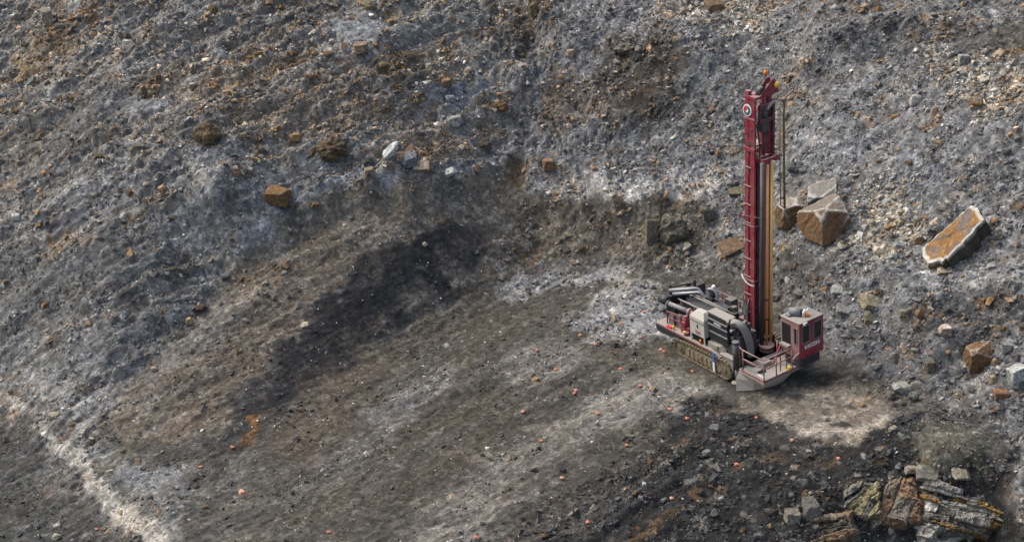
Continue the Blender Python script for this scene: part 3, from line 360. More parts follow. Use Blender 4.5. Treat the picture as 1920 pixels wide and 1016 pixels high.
H += lane * (-.05 + .045 * np.sin(ts_ * 2 * math.pi / .42)) + .07 * sstep(.3, .0, np.abs(np.abs(td + .12 * wx - 2.05) - .62)) * sstep(-.6, .3, fbm(X * .5, Y * .5, 261, 3))
TINT *= (1 + .30 * lane * (.4 + .6 * np.sin(ts_ * 2 * math.pi / .42)))[..., None]
hd = rad(-58.266); fxr, fyr = math.cos(hd), math.sin(hd)
xr = X * fxr + Y * fyr; yr = -X * fyr + Y * fxr               # the drill's own axes: keep its stand level
near = sstep(1.6, .2, np.maximum(np.abs(xr + 2.2) - 5.0, np.abs(yr - 1.0) - 3.0))
H /= 1 + .8 * np.clip(slope - .7, 0, 3)
Z = Z + H
Z = Z * (1 - near) + near * (.0 + .25 * np.minimum(H, .05) - .02)
# colour: blocks, seams and stains
bl = sstep(.15, .7, ROUGH)
br = 1 + .20 * fbm(A2 * .5, B_ * .8, 131, 4, .6) + .17 * stk * smooth
for (r1, r2, r3), am in zip(CELLS, (.22, .34, .42)): br *= 1 + am * bl * (r1 - .5)
br *= 1 + .16 * fbm(X * 1.6, V_ * 1.6, 135, 3, .7)
TINT *= np.clip(br, .35, 2.2)[..., None]
hue = fbm(A2 * .2, B_ * .33, 141, 4, .6) + .25 * noise(X * 1.5, V_ * 1.5, 143); hue = np.maximum(hue, -.3)
TINT *= np.stack([1 + .05 * hue, np.ones_like(hue), 1 - .075 * hue], -1)
rust = sstep(.80, .97, CELLS[1][1]) * bl * sstep(-.1, .5, hue + .3 * left) * .55
TINT += (lin((136, 104, 68)) - TINT) * (rust * (.5 + .5 * CELLS[2][0]))[..., None]
pale = sstep(.9, 1, CELLS[2][1]) * (.15 + .5 * bl)
TINT += (lin((170, 165, 158)) - TINT) * pale[..., None] * .6
TINT = np.clip(TINT, .004, .9)
def ground(x, y): return bil(Z, fx_[0], fy_[0], ST, np.asarray(x, float), np.asarray(y, float))
# ---------------------------------------------------------------- materials of soil and stone
def nodes(name):
    m = bpy.data.materials.new(name); m.use_nodes = True; n = m.node_tree; n.nodes.clear()
    out = n.nodes.new("ShaderNodeOutputMaterial"); b = n.nodes.new("ShaderNodeBsdfPrincipled")
    n.links.new(b.outputs[0], out.inputs[0]); return m, n, b
def mix(n, blend, fac, a, b):
    x = n.nodes.new("ShaderNodeMix"); x.data_type = 'RGBA'; x.blend_type = blend
    for s, v in ((x.inputs[0], fac), (x.inputs[6], a), (x.inputs[7], b)):
        if hasattr(v, 'links'): n.links.new(v, s)
        else: s.default_value = v
    return x.outputs[2]
def ramp(n, src, *st):
    r = n.nodes.new("ShaderNodeValToRGB"); e = r.color_ramp.elements
    while len(e) < len(st): e.new(.5)
    for k, (p, c) in enumerate(st): e[k].position = p; e[k].color = (c, c, c, 1) if not hasattr(c, '__len__') else (*c, 1)
    n.links.new(src, r.inputs[0]); return r.outputs[0]
def tex(n, kind, scale, **kw):
    t = n.nodes.new(kind); t.inputs['Scale'].default_value = scale
    for k, v in kw.items():
        if k in t.inputs: t.inputs[k].default_value = v
        else: setattr(t, k, v)
    n.links.new(CO[0], t.inputs['Vector']); return t
CO = [None]
def soil(name, gain, peb, con=1.0):
    m, n, b = nodes(name)
    tc = n.nodes.new("ShaderNodeTexCoord"); CO[0] = tc.outputs['Object']
    at = n.nodes.new("ShaderNodeAttribute"); at.attribute_name = 'tint'
    v = tex(n, "ShaderNodeTexVoronoi", peb); sp = n.nodes.new("ShaderNodeSeparateColor"); n.links.new(v.outputs['Color'], sp.inputs[0])
    c = mix(n, 'MULTIPLY', 1, at.outputs['Color'], ramp(n, sp.outputs[0], (0, 1 - .34 * con), (.6, .97), (.88, 1 + .12 * con), (1, 1 + .6 * con)))
    v2 = tex(n, "ShaderNodeTexVoronoi", peb * .42); sp2 = n.nodes.new("ShaderNodeSeparateColor"); n.links.new(v2.outputs['Color'], sp2.inputs[0])
    c = mix(n, 'MULTIPLY', 1, c, ramp(n, sp2.outputs[1], (0, 1 - .3 * con), (.7, 1.0), (1, 1 + .45 * con)))
    nz = tex(n, "ShaderNodeTexNoise", 14, Detail=6, Roughness=.7)
    c = mix(n, 'MULTIPLY', 1, c, ramp(n, nz.outputs[0], (.25, .7), (.75, 1.3)))
    c = mix(n, 'MULTIPLY', 1, c, (gain * .97, gain, gain * .97, 1))
    n.links.new(c, b.inputs['Base Color']); b.inputs['Roughness'].default_value = .95; b.inputs['Specular IOR Level'].default_value = .2
    bu = n.nodes.new("ShaderNodeBump"); bu.inputs['Strength'].default_value = .8; bu.inputs['Distance'].default_value = .07
    mx = n.nodes.new("ShaderNodeMath"); mx.operation = 'ADD'
    n.links.new(sp.outputs[1], mx.inputs[0]); n.links.new(nz.outputs[0], mx.inputs[1]); n.links.new(mx.outputs[0], bu.inputs['Height'])
    n.links.new(bu.outputs[0], b.inputs['Normal'])
    return m
M_SOIL = soil('soil', 1.15, 7.0)
M_STONE = soil('stone', 1.15, 3.2)
# ---------------------------------------------------------------- the ground sheet (fine in the middle, coarse outwards)
ext = lambda a, lo, hi: np.r_[a[0] - np.geomspace(260, .6, 14), a, a[-1] + np.geomspace(.6, 260, 14)]
ex, ey = ext(fx_, 0, 0), ext(fy_, 0, 0)
EX, EY = np.meshgrid(ex, ey)
EZ = bil(GZ, GX[0], GY[0], .25, EX, EY); EZ[14:-14, 14:-14] = Z
ET = np.zeros(EX.shape + (3,)) + lin((112, 111, 109)) * (1 + .25 * fbm(EX * .12, EY * .12, 281, 4))[..., None]; ET[14:-14, 14:-14] = TINT
ny, nx = EX.shape
ii = (np.arange(ny - 1)[:, None] * nx + np.arange(nx - 1)[None, :]).ravel()
g = mesh_np('quarry_ground', np.stack([EX.ravel(), EY.ravel(), EZ.ravel()], 1), np.stack([ii, ii + 1, ii + nx + 1, ii + nx], 1), M_SOIL, ET.reshape(-1, 3), True)
tag(g, kind='structure')
# ---------------------------------------------------------------- loose stone
rng = np.random.default_rng(7)
def hull_shape(seed, n=12, box=(1, 1, 1)):
    r = random.Random(seed); b = bmesh.new()
    for k in range(n):
        while True:
            p = Vector((r.uniform(-1, 1), r.uniform(-1, 1), r.uniform(-1, 1)))
            if p.length > .65 and p.length < 1.35: break
        b.verts.new(p)
    h = bmesh.ops.convex_hull(b, input=b.verts)
    bmesh.ops.delete(b, geom=list({v for v in h['geom_interior'] + h['geom_unused'] if isinstance(v, bmesh.types.BMVert)}), context='VERTS')
    bmesh.ops.triangulate(b, faces=b.faces); b.normal_update(); b.verts.index_update()
    V = np.array([v.co for v in b.verts]); F = np.array([[v.index for v in f.verts] for f in b.faces]); b.free()
    return V, F
SHAPES = [hull_shape(k, 10 + k % 4) for k in range(10)]
def rotm(n, tilt=1.0):
    q = rng.normal(size=(n, 4)); q[:, 1:3] *= tilt; q /= np.linalg.norm(q, axis=1)[:, None]
    a, b, c, d = q.T
    return np.stack([np.stack([1 - 2 * (c * c + d * d), 2 * (b * c - a * d), 2 * (b * d + a * c)], -1), np.stack([2 * (b * c + a * d), 1 - 2 * (b * b + d * d), 2 * (c * d - a * b)], -1), np.stack([2 * (b * d - a * c), 2 * (c * d + a * b), 1 - 2 * (b * b + c * c)], -1)], 1)
PAL = lin([(118, 117, 118), (128, 127, 126), (104, 103, 103), (142, 136, 128), (160, 156, 152), (140, 110, 78), (122, 98, 70), (192, 188, 182), (84, 83, 82)])
PW = np.array([.26, .18, .18, .1, .07, .07, .05, .03, .06])
def scatter(name, n, r0, r1, power, label, clump, mixk, W=None, pal=None, flat=1.0):
    keep = lambda x, y: np.ones(x.shape, bool)
    dens = W if W is not None else np.clip(DENS, 0, 2) ** 1.3 * (.25 + clump * sstep(-.1, .6, fbm(A2 * .35, B_ * .5, 201, 4, .6)) + .5 * patch * bl)
    p = np.cumsum(dens.ravel()); k = np.searchsorted(p, rng.random(n) * p[-1])
    x = X.ravel()[k] + rng.uniform(-.05, .05, n); y = Y.ravel()[k] + rng.uniform(-.05, .05, n)
    ok = (bil(near, fx_[0], fy_[0], ST, x, y) < .3) & keep(x, y)
    x, y, k = x[ok], y[ok], k[ok]; n = len(x)
    z = ground(x, y)
    r = r0 * (1 - rng.random(n) * (1 - (r1 / r0) ** -power)) ** (-1 / power)
    S = np.stack([rng.uniform(.7, 1.3, n), rng.uniform(.6, 1.0, n), rng.uniform(.4, .8, n) * flat], 1) * r[:, None]
    Rm = rotm(n, .35)
    base = TINT.reshape(-1, 3)[k]
    P_, Q_ = (PAL, PW) if pal is None else pal
    pc = P_[rng.choice(len(P_), n, p=Q_ / Q_.sum())] * rng.uniform(.75, 1.25, n)[:, None]
    lum = base.mean(1, keepdims=True) / .12
    mk = rng.uniform(mixk[0], mixk[1], n)[:, None]
    tint = base * (1 - mk) + pc * (np.clip(lum, .55, 1.25) if pal is None else np.clip(lum, .85, 1.15)) * mk
    Vs, Fs, Ts, off = [], [], [], 0
    which = rng.integers(0, len(SHAPES), n)
    for s, (V0, F0) in enumerate(SHAPES):
        q = np.where(which == s)[0]
        V = np.einsum('nij,nvj->nvi', Rm[q], V0[None] * S[q][:, None, :]) + np.stack([x[q], y[q], z[q] + S[q, 2] * .25], -1)[:, None, :]
        F = F0[None] + (np.arange(len(q)) * len(V0))[:, None, None] + off
        Vs.append(V.reshape(-1, 3)); Fs.append(F.reshape(-1, 3)); Ts.append(np.repeat(tint[q], len(V0), 0)); off += len(q) * len(V0)
    o = mesh_np(name, np.concatenate(Vs), np.concatenate(Fs), M_STONE, np.concatenate(Ts))
    tag(o, label, name, kind='stuff'); return o
scatter('gravel', 230000, .035, .15, 1.6, 'small grey gravel strewn over the quarry floor and slopes', 1.2, (.15, .75))
scatter('rubble', 20000, .12, .36, 2.4, 'broken grey and tan rubble lying on the slopes', 1.8, (.3, .9))
brown = sstep(.06, .22, (TINT[..., 0] - TINT[..., 2]) / TINT.mean(2)) * bl * sstep(-.2, .5, fbm(A2 * .5, B_ * .7, 231, 4, .6))
scatter('ochre_rubble', 12000, .10, .42, 2.0, 'angular tan and ochre rubble in the brown patches of the slopes', 1, (.6, 1), brown * np.clip(DENS - .5, 0, 2) * sstep(.055, .085, TINT.mean(2)) + .004 * bl,
        (lin([(150, 128, 104), (136, 106, 74), (122, 96, 66), (164, 148, 128), (128, 118, 104), (110, 90, 66), (176, 166, 152), (146, 110, 64)]), np.array([.2, .14, .14, .16, .16, .1, .06, .05])))
palew = np.clip(DENS - 1.2, 0, 1) * (.3 + sstep(-.1, .5, fbm(X * .5, V_ * .6, 241, 4, .6)))
scatter('pale_rubble', 4800, .10, .36, 2.2, 'pale tan and cream rubble in clusters on the right slope', 1, (.7, 1), palew + 1e-5,
        (lin([(158, 150, 138), (146, 141, 134), (176, 172, 166), (150, 140, 126), (158, 134, 104), (134, 130, 126)]), np.array([.25, .2, .15, .18, .1, .12])))
chipw = (1 - bl * .7) * (.15 + sstep(.0, .6, fbm(X * .4, V_ * .5, 251, 4, .6)))
scatter('white_chips', 4200, .035, .12, 2.2, 'scattered white and cream stone chips on the smooth floor and cut face', 1, (.9, 1), chipw,
        (lin([(196, 194, 190), (178, 172, 162), (168, 152, 130), (206, 206, 206)]), np.array([.3, .35, .2, .15])), .8)
fw_map = np.zeros(X.shape)
for r_ in ROCKS:
    if r_[4] > .8: fw_map += np.exp(-(((X - r_[2]) ** 2 + (Y - r_[3] + .25 * r_[4]) ** 2) / (.62 * r_[4] + .25) ** 2))
scatter('rock_fragments', 3200, .06, .30, 1.9, 'broken fragments lying round the feet of the larger boulders', 1, (.4, .9), np.clip(fw_map, 0, 1.2) + 1e-6)
# ================================================================ the drill rig (own axes: x forward, y towards the cab side, z up)
def paint_mat(name, rgb, dust=.4, rough=.55, dcol=(148, 144, 138), metal=0, wear=.25):
    m, n, b = nodes(name)
    tc = n.nodes.new("ShaderNodeTexCoord"); CO[0] = tc.outputs['Object']
    base = (*lin(rgb), 1); dc = (*lin(dcol), 1)
    nz = tex(n, "ShaderNodeTexNoise", 1.6, Detail=8, Roughness=.72)
    n2 = tex(n, "ShaderNodeTexNoise", 9, Detail=5, Roughness=.7)
    ge = n.nodes.new("ShaderNodeNewGeometry"); sp = n.nodes.new("ShaderNodeSeparateXYZ"); n.links.new(ge.outputs['Normal'], sp.inputs[0])
    up_ = ramp(n, sp.outputs[2], (.45, 0), (.95, 1))                   # dust settles on what lies level
    a = n.nodes.new("ShaderNodeMath"); a.operation = 'MULTIPLY_ADD'; n.links.new(up_, a.inputs[0]); a.inputs[1].default_value = dust * 1.6
    dm = ramp(n, nz.outputs[0], (.5 - .35 * dust, 0), (.75, min(1, dust * 1.1))); n.links.new(dm, a.inputs[2]); a.use_clamp = True
    f = n.nodes.new("ShaderNodeMath"); f.operation = 'MULTIPLY'; n.links.new(a.outputs[0], f.inputs[0]); n.links.new(ramp(n, n2.outputs[0], (.25, .55), (.7, 1)), f.inputs[1])
    c = mix(n, 'MULTIPLY', wear, base, ramp(n, n2.outputs[0], (.3, .4), (.7, 1.5)))
    c = mix(n, 'MIX', f.outputs[0], c, dc)
    n.links.new(c, b.inputs['Base Color']); b.inputs['Metallic'].default_value = metal
    n.links.new(mix(n, 'MIX', f.outputs[0], (rough,) * 3 + (1,), (.95,) * 3 + (1,)), b.inputs['Roughness'])
    return m
RED = paint_mat('maroon_paint', (132, 20, 44), .38)
REDD = paint_mat('dusty_maroon_paint', (132, 34, 56), .75)
REDK = paint_mat('dark_maroon_paint', (84, 22, 36), .35)  # darker maroon than the main paint
REDN = paint_mat('shaded_maroon_web', (58, 18, 28), .3)  # near-black maroon, the mast recess's shade mixed into the colour
PINKD = paint_mat('dust_caked_panel', (134, 82, 84), .95, dcol=(146, 130, 120))
BLACK = paint_mat('charcoal_paint', (46, 49, 54), .06)
BLACKD = paint_mat('dusty_charcoal_paint', (60, 61, 63), .26)
GREY = paint_mat('grey_metal', (112, 114, 116), .35, .5)
DKGREY = paint_mat('dark_pipe_steel', (66, 66, 68), .2, .5, metal=.3)
CREAM = paint_mat('pale_cabinet_paint', (188, 184, 172), .25)
DUSTY = paint_mat('dusty_deck_plate', (134, 124, 112), .8)
CANVAS = paint_mat('dust_curtain_rubber', (184, 174, 158), .6, .9)
YEL = paint_mat('yellow_pipe_paint', (226, 180, 104), .15)
YELD = paint_mat('worn_yellow_pipe', (208, 166, 100), .3)
OLIVE = paint_mat('olive_hose', (112, 92, 52), .2)
SILVER = paint_mat('bright_pipe_metal', (140, 145, 148), .3, .3, metal=.5)
MUD = paint_mat('muddy_track_steel', (98, 88, 70), .6, .8, dcol=(128, 116, 92))
MUDL = paint_mat('muddy_track_plate', (128, 116, 94), .55, .8, dcol=(140, 130, 108))
GLASS = paint_mat('dark_glass', (16, 24, 26), .06, .15)
VOID = paint_mat('painted_shade_black', (10, 9, 10), .0, .9)  # near-black colour standing in for shade inside openings
FRAME = paint_mat('window_rubber', (104, 112, 112), .3)
WHITE = paint_mat('white_paint', (226, 226, 224), .1)
YELL = paint_mat('yellow_lamp', (222, 188, 50), .1)
ORG = paint_mat('orange_beacon', (240, 120, 20), .0, .3)
BLUE = paint_mat('blue_paint', (44, 104, 178), .25)
GREEN = paint_mat('green_emblem', (24, 92, 84), .05)
REDE = paint_mat('red_emblem', (206, 24, 52), .05)
HOSE = paint_mat('grey_duct_hose', (134, 134, 132), .4, .9)
class MB:
    def __init__(s, f=None): s.V = []; s.F = []; s.S = []; s.f = f
    def add(s, V, F, sm=False):
        o = len(s.V); s.V += [tuple(s.f(v)) if s.f else tuple(v) for v in V]; s.F += [tuple(i + o for i in f) for f in F]; s.S += [sm] * len(F); return s
    def box(s, x0, x1, y0, y1, z0, z1):
        return s.add([(x, y, z) for z in (z0, z1) for y in (y0, y1) for x in (x0, x1)], [(0, 2, 3, 1), (4, 5, 7, 6), (0, 1, 5, 4), (2, 6, 7, 3), (0, 4, 6, 2), (1, 3, 7, 5)])
    def tube(s, P, r, n=10, cap=True):
        P = [Vector(p) for p in P]; R = r if hasattr(r, '__len__') else [r] * len(P); V = []; F = []; u = None
        for k, p in enumerate(P):
            t = (P[min(k + 1, len(P) - 1)] - P[max(k - 1, 0)]).normalized()
            if u is None: u = t.orthogonal().normalized()
            u = (u - t * u.dot(t)).normalized(); w_ = t.cross(u)
            V += [p + (u * math.cos(2 * math.pi * q / n) + w_ * math.sin(2 * math.pi * q / n)) * R[k] for q in range(n)]
        for k in range(len(P) - 1):
            for q in range(n): F.append((k * n + q, k * n + (q + 1) % n, (k + 1) * n + (q + 1) % n, (k + 1) * n + q))
        s.add(V, F, n > 6)
        if cap:
            o = len(s.V) - len(V); s.F.append(tuple(o + q for q in range(n))[::-1]); s.F.append(tuple(o + (len(P) - 1) * n + q for q in range(n))); s.S += [False] * 2
        return s
    def bar(s, p, q, r): return s.tube([p, q], r * 1.35, 4)
    def prism(s, poly, ax, a, b):
        """polygon in the plane across axis ax, extruded from a to b"""
        def P(u, v, t): return {'y': (u, t, v), 'x': (t, u, v), 'z': (u, v, t)}[ax]
        n = len(poly); V = [P(u, v, a) for u, v in poly] + [P(u, v, b) for u, v in poly]
        return s.add(V, [tuple(range(n)), tuple(range(2 * n - 1, n - 1, -1))] + [(k, n + k, n + (k + 1) % n, (k + 1) % n) for k in range(n)])
    def ring(s, c, ax, R, r, t, n=28):
        """flat ring: outer R, inner r, thickness t along ax"""
        V = []; F = []
        for k in range(n):
            a = 2 * math.pi * k / n
            for q, h in ((R, 0), (R, t), (r, t), (r, 0)):
                u, v = q * math.cos(a), q * math.sin(a)
                V.append({'z': (c[0] + u, c[1] + v, c[2] + h), 'y': (c[0] + u, c[1] + h, c[2] + v), 'x': (c[0] + h, c[1] + u, c[2] + v)}[ax])
        for k in range(n):
            for q in range(4): F.append((k * 4 + q, k * 4 + (q + 1) % 4, ((k + 1) % n) * 4 + (q + 1) % 4, ((k + 1) % n) * 4 + q))
        return s.add(V, F)
    def hull(s, P):
        b = bmesh.new(); [b.verts.new(p) for p in P]; bmesh.ops.convex_hull(b, input=b.verts); b.verts.index_update()
        s.add([v.co for v in b.verts], [[v.index for v in f.verts] for f in b.faces]); b.free(); return s
    def build(s, name, mat, parent=None, bevel=0):
        me = bpy.data.meshes.new(name); me.from_pydata(s.V, [], s.F)
        b = bmesh.new(); b.from_mesh(me); bmesh.ops.recalc_face_normals(b, faces=b.faces); b.to_mesh(me); b.free()
        me.polygons.foreach_set('use_smooth', s.S); me.materials.append(mat); me.update()
        o = bpy.data.objects.new(name, me); COL.objects.link(o)
        if parent: o.parent = parent
        if bevel:
            bv = o.modifiers.new('bevel', 'BEVEL'); bv.width = bevel; bv.segments = 2; bv.limit_method = 'ANGLE'
        return o
def arc(p0, p1, p2, n=12):
    p0, p1, p2 = Vector(p0), Vector(p1), Vector(p2)
    return [(1 - t) ** 2 * p0 + 2 * t * (1 - t) * p1 + t * t * p2 for t in (k / n for k in range(n + 1))]
rig = bpy.data.objects.new('drill_rig', None); COL.objects.link(rig); rig.rotation_euler = (0, 0, hd); rig.empty_display_size = 1
tag(rig, 'tall maroon crawler drill rig with raised mast, red cab and black engine deck', 'drill rig')
# ---- tracks
def track(y0, y1, near_side):
    pr = []
    for k in range(13):
        a = math.pi / 2 + math.pi * k / 12; pr.append((-5.85 + .56 * math.cos(a), .60 + .56 * math.sin(a)))
    for k in range(13):
        a = -math.pi / 2 + math.pi * k / 12; pr.append((-1.50 + .66 * math.cos(a), .70 + .66 * math.sin(a)))
    n = len(pr); c = [Vector((x, 0, z)) for x, z in pr]
    L = [0]
    for k in range(n): L.append(L[-1] + (c[(k + 1) % n] - c[k]).length)
    fr = MB(); inn = [(x * .93 - .25, .12 + (z - .05) * .83) for x, z in pr]; fr.prism(inn, 'y', y0 + .10, y1 - .1)
    t = fr.build('crawler_track', MUD, rig)
    sh = MB(); N = 44; per = L[-1]
    def at(d):
        d %= per
        for k in range(n):
            if d <= L[k + 1]: return c[k].lerp(c[(k + 1) % n], (d - L[k]) / max(1e-6, L[k + 1] - L[k]))
    for k in range(N):
        p = at(k * per / N); q = at((k + .86) * per / N); d = (q - p).normalized(); nn = Vector((d.z, 0, -d.x))
        nn = nn if nn.dot(p - Vector((-3.7, 0, .65))) > 0 else -nn
        for (o0, o1, ya, yb) in ((-.09, 0, y0, y1), (0, .05, y0 + .02, y1 - .02)):
            a, b_ = (p, q) if o1 == 0 else (p.lerp(q, .1), p.lerp(q, .32))
            sh.add([(v.x + nn.x * o, y, v.z + nn.z * o) for y in (ya, yb) for o in (o0, o1) for v in (a, b_)], [(0, 1, 3, 2), (4, 6, 7, 5), (0, 2, 6, 4), (1, 5, 7, 3), (0, 4, 5, 1), (2, 3, 7, 6)])
    sh.build('track_shoe_belt', MUD, t)
    ys = y0 if near_side else y1; sgn = -1 if near_side else 1
    pl = MB(); e0, e1 = (ys + sgn * -.04, ys + sgn * .0 + .07 * -sgn)
    pl.prism([(-5.2, .30), (-2.0, .30), (-1.75, .6), (-2.2, 1.02), (-5.0, .92), (-5.35, .6)], 'y', min(e0, e1), max(e0, e1))
    for x in np.linspace(-4.9, -2.4, 7): pl.box(x - .05, x + .05, min(e0, e0 + sgn * .05), max(e0, e0 + sgn * .05), .36, .88)
    pl.build('track_side_plate', MUDL, t)
    for x, z, r, nm in ((-5.85, .6, .40, 'idler_wheel'), (-1.5, .7, .48, 'drive_sprocket')):
        w_ = MB(); w_.tube([(x, y0 + .06, z), (x, y1 - .06, z)], r, 20); w_.tube([(x, y0 + .0, z), (x, y1 - .0, z)], r * .45, 14); w_.build(nm, MUD, t)
    rl = MB()
    for x in np.linspace(-5.1, -2.3, 7): rl.tube([(x, y0 + .05, .22), (x, y1 - .05, .22)], .13, 10)
    rl.build('track_roller_row', MUD, t)
    return t
tr = track(-1.5, -.72, True); track(2.65, 3.43, False)
mk = MB(); mk.box(-3.95, -3.65, -1.535, -1.51, .55, .75); mk.build('red_mark', REDD, tr)
# ---- main frame and deck
fm = MB(); fm.box(-8.0, -.1, -.45, 2.45, .75, 1.40).box(-8.3, .3, -.70, 2.7, 1.05, 1.4); fr_ = fm.build('main_frame', BLACKD, rig)
dk = MB(); dk.box(-8.35, -2.75, -1.39, 3.35, 1.44, 1.55).prism([(-2.75, 1.44), (-2.75, 1.55), (-2.35, 1.50), (-2.0, 1.36), (-1.6, 1.1), (-1.7, 1.04), (-2.1, 1.28)], 'y', -1.39, -.8)
deck = dk.build('engine_deck', DUSTY, rig)
MB().box(-8.35, -2.75, -1.42, -1.39, 1.41, 1.535).build('deck_edge_stripe', REDD, deck)
MB().prism([(-8.33, 1.40), (-8.3, 1.05), (-7.9, .92), (-6.75, .98), (-5.6, 1.36), (-5.6, 1.40)], 'y', -1.40, -1.34).build('rear_skirt_plate', BLACK, deck)
MB().box(-8.42, -8.35, -1.3, 3.3, .95, 1.54).build('rear_bumper', BLACK, deck)
for x in (-6.65, -5.55, -3.95):
    q = MB(); q.tube([(x, -1.28, 1.55), (x, -1.28, 1.66)], .05, 8).tube([(x, -1.28, 1.66), (x, -1.28, 1.83)], [.09, .07], 12); q.build('marker_lamp', YELL if x < -4 else ORG, deck)
MB().box(-7.25, -6.8, -1.38, -1.2, 1.55, 1.66).build('reflector_block', REDE, deck)
# ---- engine block on the rear deck
en = MB(); en.box(-7.4, -3.7, -.35, 1.9, 1.55, 2.75).box(-7.0, -4.2, -.1, 1.6, 2.75, 3.05).box(-7.9, -7.4, -.5, 2.0, 1.6, 2.5)
for x in np.linspace(-7.0, -4.0, 9): en.box(x, x + .12, -.42, -.35, 1.7, 2.6)
eng = en.build('engine', BLACK, rig)
rd = MB(); rd.box(-8.25, -7.95, -.55, 2.6, 1.6, 3.15)
for z in np.linspace(1.75, 3.0, 8): rd.box(-8.29, -8.25, -.5, 2.55, z, z + .05)
rd.build('radiator', BLACK, eng)
MB().tube([(-8.45, -.75, 3.02), (-7.7, -.72, 3.02)], .33, 20).tube([(-8.5, -.75, 3.02), (-8.45, -.75, 3.02)], .2, 16).build('air_cleaner', BLACK, eng)
MB().tube([(-8.4, .1, 3.25), (-7.6, .12, 3.25)], .28, 18).build('air_cleaner', BLACK, eng)
ip = MB(); ip.tube([(-7.6, -.82, 2.95), (-5.7, -.72, 3.0)], .15, 14); ip.tube([(-7.72, -.83, 2.945), (-7.55, -.82, 2.95)], .21, 14); p_ = ip.build('intake_pipe', GREY, eng)
MB().tube([(-7.95, -.84, 2.94), (-7.73, -.83, 2.945)], [.12, .21], 14).build('pipe_cap', CREAM, p_)
MB().tube([(-5.7, -.72, 3.0), (-5.5, -.7, 3.0)], .24, 14).tube(arc((-5.5, -.7, 3.0), (-5.2, -.68, 3.0), (-5.15, -.6, 2.6), 6), .16, 10).build('pipe_elbow', PINKD, eng)
ex_ = MB(); ex_.tube([(-8.1, -.35, 3.55), (-7.0, .95, 3.62)] + arc((-7.0, .95, 3.62), (-6.8, 1.2, 3.62), (-6.55, 1.15, 3.2), 6), .12, 12)
ex_.tube([(-7.6, -.45, 3.5), (-6.45, .75, 3.6)] + arc((-6.45, .75, 3.6), (-6.2, 1.0, 3.6), (-5.95, .95, 3.1), 6), .11, 12); ex_.build('exhaust_pipe', SILVER, eng)
MB().tube([(-6.25, 1.35, 3.66)] + arc((-6.1, 1.45, 3.72), (-5.7, 1.65, 3.8), (-5.55, 1.6, 3.35), 6) + [(-5.5, 1.5, 2.7)] + arc((-5.5, 1.4, 2.6), (-5.5, 1.3, 2.5), (-5.6, .9, 2.5), 4), .11, 12).build('exhaust_pipe', SILVER, eng)
MB().tube([(-6.2, 1.5, 3.3), (-5.9, 1.9, 3.3)], .26, 16).tube([(-6.6, 1.1, 3.1), (-5.6, 1.3, 3.1)], .2, 14).build('muffler', BLACK, eng)
MB().tube([(-5.9, 1.6, 3.7), (-5.9, 1.6, 3.86), (-5.9, 1.6, 4.0)], [.06, .15, .1], 12).build('exhaust_cap', WHITE, eng)
bp = MB(); bp.box(-8.25, -8.15, -.2, -.1, 3.1, 3.85).bar((-8.2, -.1, 3.7), (-7.5, 1.3, 3.75), .05).box(-7.55, -7.42, 1.25, 1.4, 3.4, 3.95).bar((-8.2, -.15, 3.45), (-7.2, 1.2, 3.5), .04); bp.build('radiator_bracket', BLACK, eng)
lr = MB()
for y, z in ((-.25, 3.2), (.55, 3.3)): lr.tube([(-7.3, y, z), (-3.4, y - .05, z + .1)], .045, 8)
lr.tube([(-7.2, .9, 3.2), (-2.9, .75, 3.3)], .045, 8)
for x in (-7.0, -5.4, -4.0): lr.bar((x, -.25, 2.9), (x, -.25, 3.22), .03); lr.bar((x, .55, 2.9), (x, .55, 3.32), .03)
lr.build('service_rail', DUSTY, eng)
random.seed(3)
for k in range(26):
    x, y, z = random.uniform(-7.0, -3.6), random.uniform(-.5, 1.5), random.uniform(2.3, 3.15); a = random.choice((.12, .2, .3)); MB().box(x, x + a, y, y + random.uniform(.1, .35), z, z + random.uniform(.08, .25)).build('engine_fitting', BLACKD, eng)
for k in range(16):
    x, y, z = random.uniform(-7.0, -3.8), random.uniform(-.6, 1.4), random.uniform(2.5, 3.15); MB().tube(arc((x, y, z), (x + random.uniform(0, .8), y + random.uniform(-.3, .3), z + .4), (x + random.uniform(.2, 1.2), y + random.uniform(-.5, .5), z - .3), 8), .035, 6).build('fuel_line', BLACKD, eng)
MB().box(-5.2, -4.6, 1.9, 2.5, 1.56, 3.2).tube([(-4.2, 1.8, 1.6), (-4.2, 1.8, 3.0)], .22, 14).tube([(-3.6, 2.0, 1.6), (-3.6, 2.0, 2.9)], .25, 14).build('oil_tank', BLACKD, eng)
# ---- maroon pump group and guard rail on the near side
pg = MB(); pg.box(-6.05, -5.55, -1.15, -.62, 1.56, 2.0).box(-5.98, -5.62, -1.08, -.7, 2.0, 2.55).tube([(-5.8, -1.2, 2.2), (-5.8, -.5, 2.2)], .2, 14).tube([(-6.2, -.95, 1.85), (-5.3, -.95, 1.85)], .16, 12).tube([(-5.8, -.9, 2.5), (-5.8, -.9, 2.72)], .14, 12).tube([(-5.45, -1.15, 1.6), (-5.45, -1.15, 1.8)], .2, 12)
pg.build('pump', RED, rig)
gr = MB(); Q = [(-7.6, 1.55), (-7.6, 2.42), (-6.2, 2.6), (-6.2, 1.55)]
for a, b_ in zip(Q, Q[1:]): gr.bar((a[0], -1.0, a[1]), (b_[0], -1.0, b_[1]), .035)
gr.bar((-7.6, -1.0, 2.0), (-6.2, -1.0, 2.12), .03); gr.bar((-6.9, -1.0, 1.55), (-6.9, -1.0, 2.5), .03); gr.build('guard_rail', RED, rig)
MB().box(-7.5, -7.0, -.95, -.6, 1.56, 2.25).box(-6.8, -6.35, -.9, -.55, 1.56, 2.4).build('battery_box', GREY, rig)
fr2 = MB()
for z in (2.75, 2.2): fr2.bar((-7.5, 2.9, z), (-3.1, 2.9, z), .03)
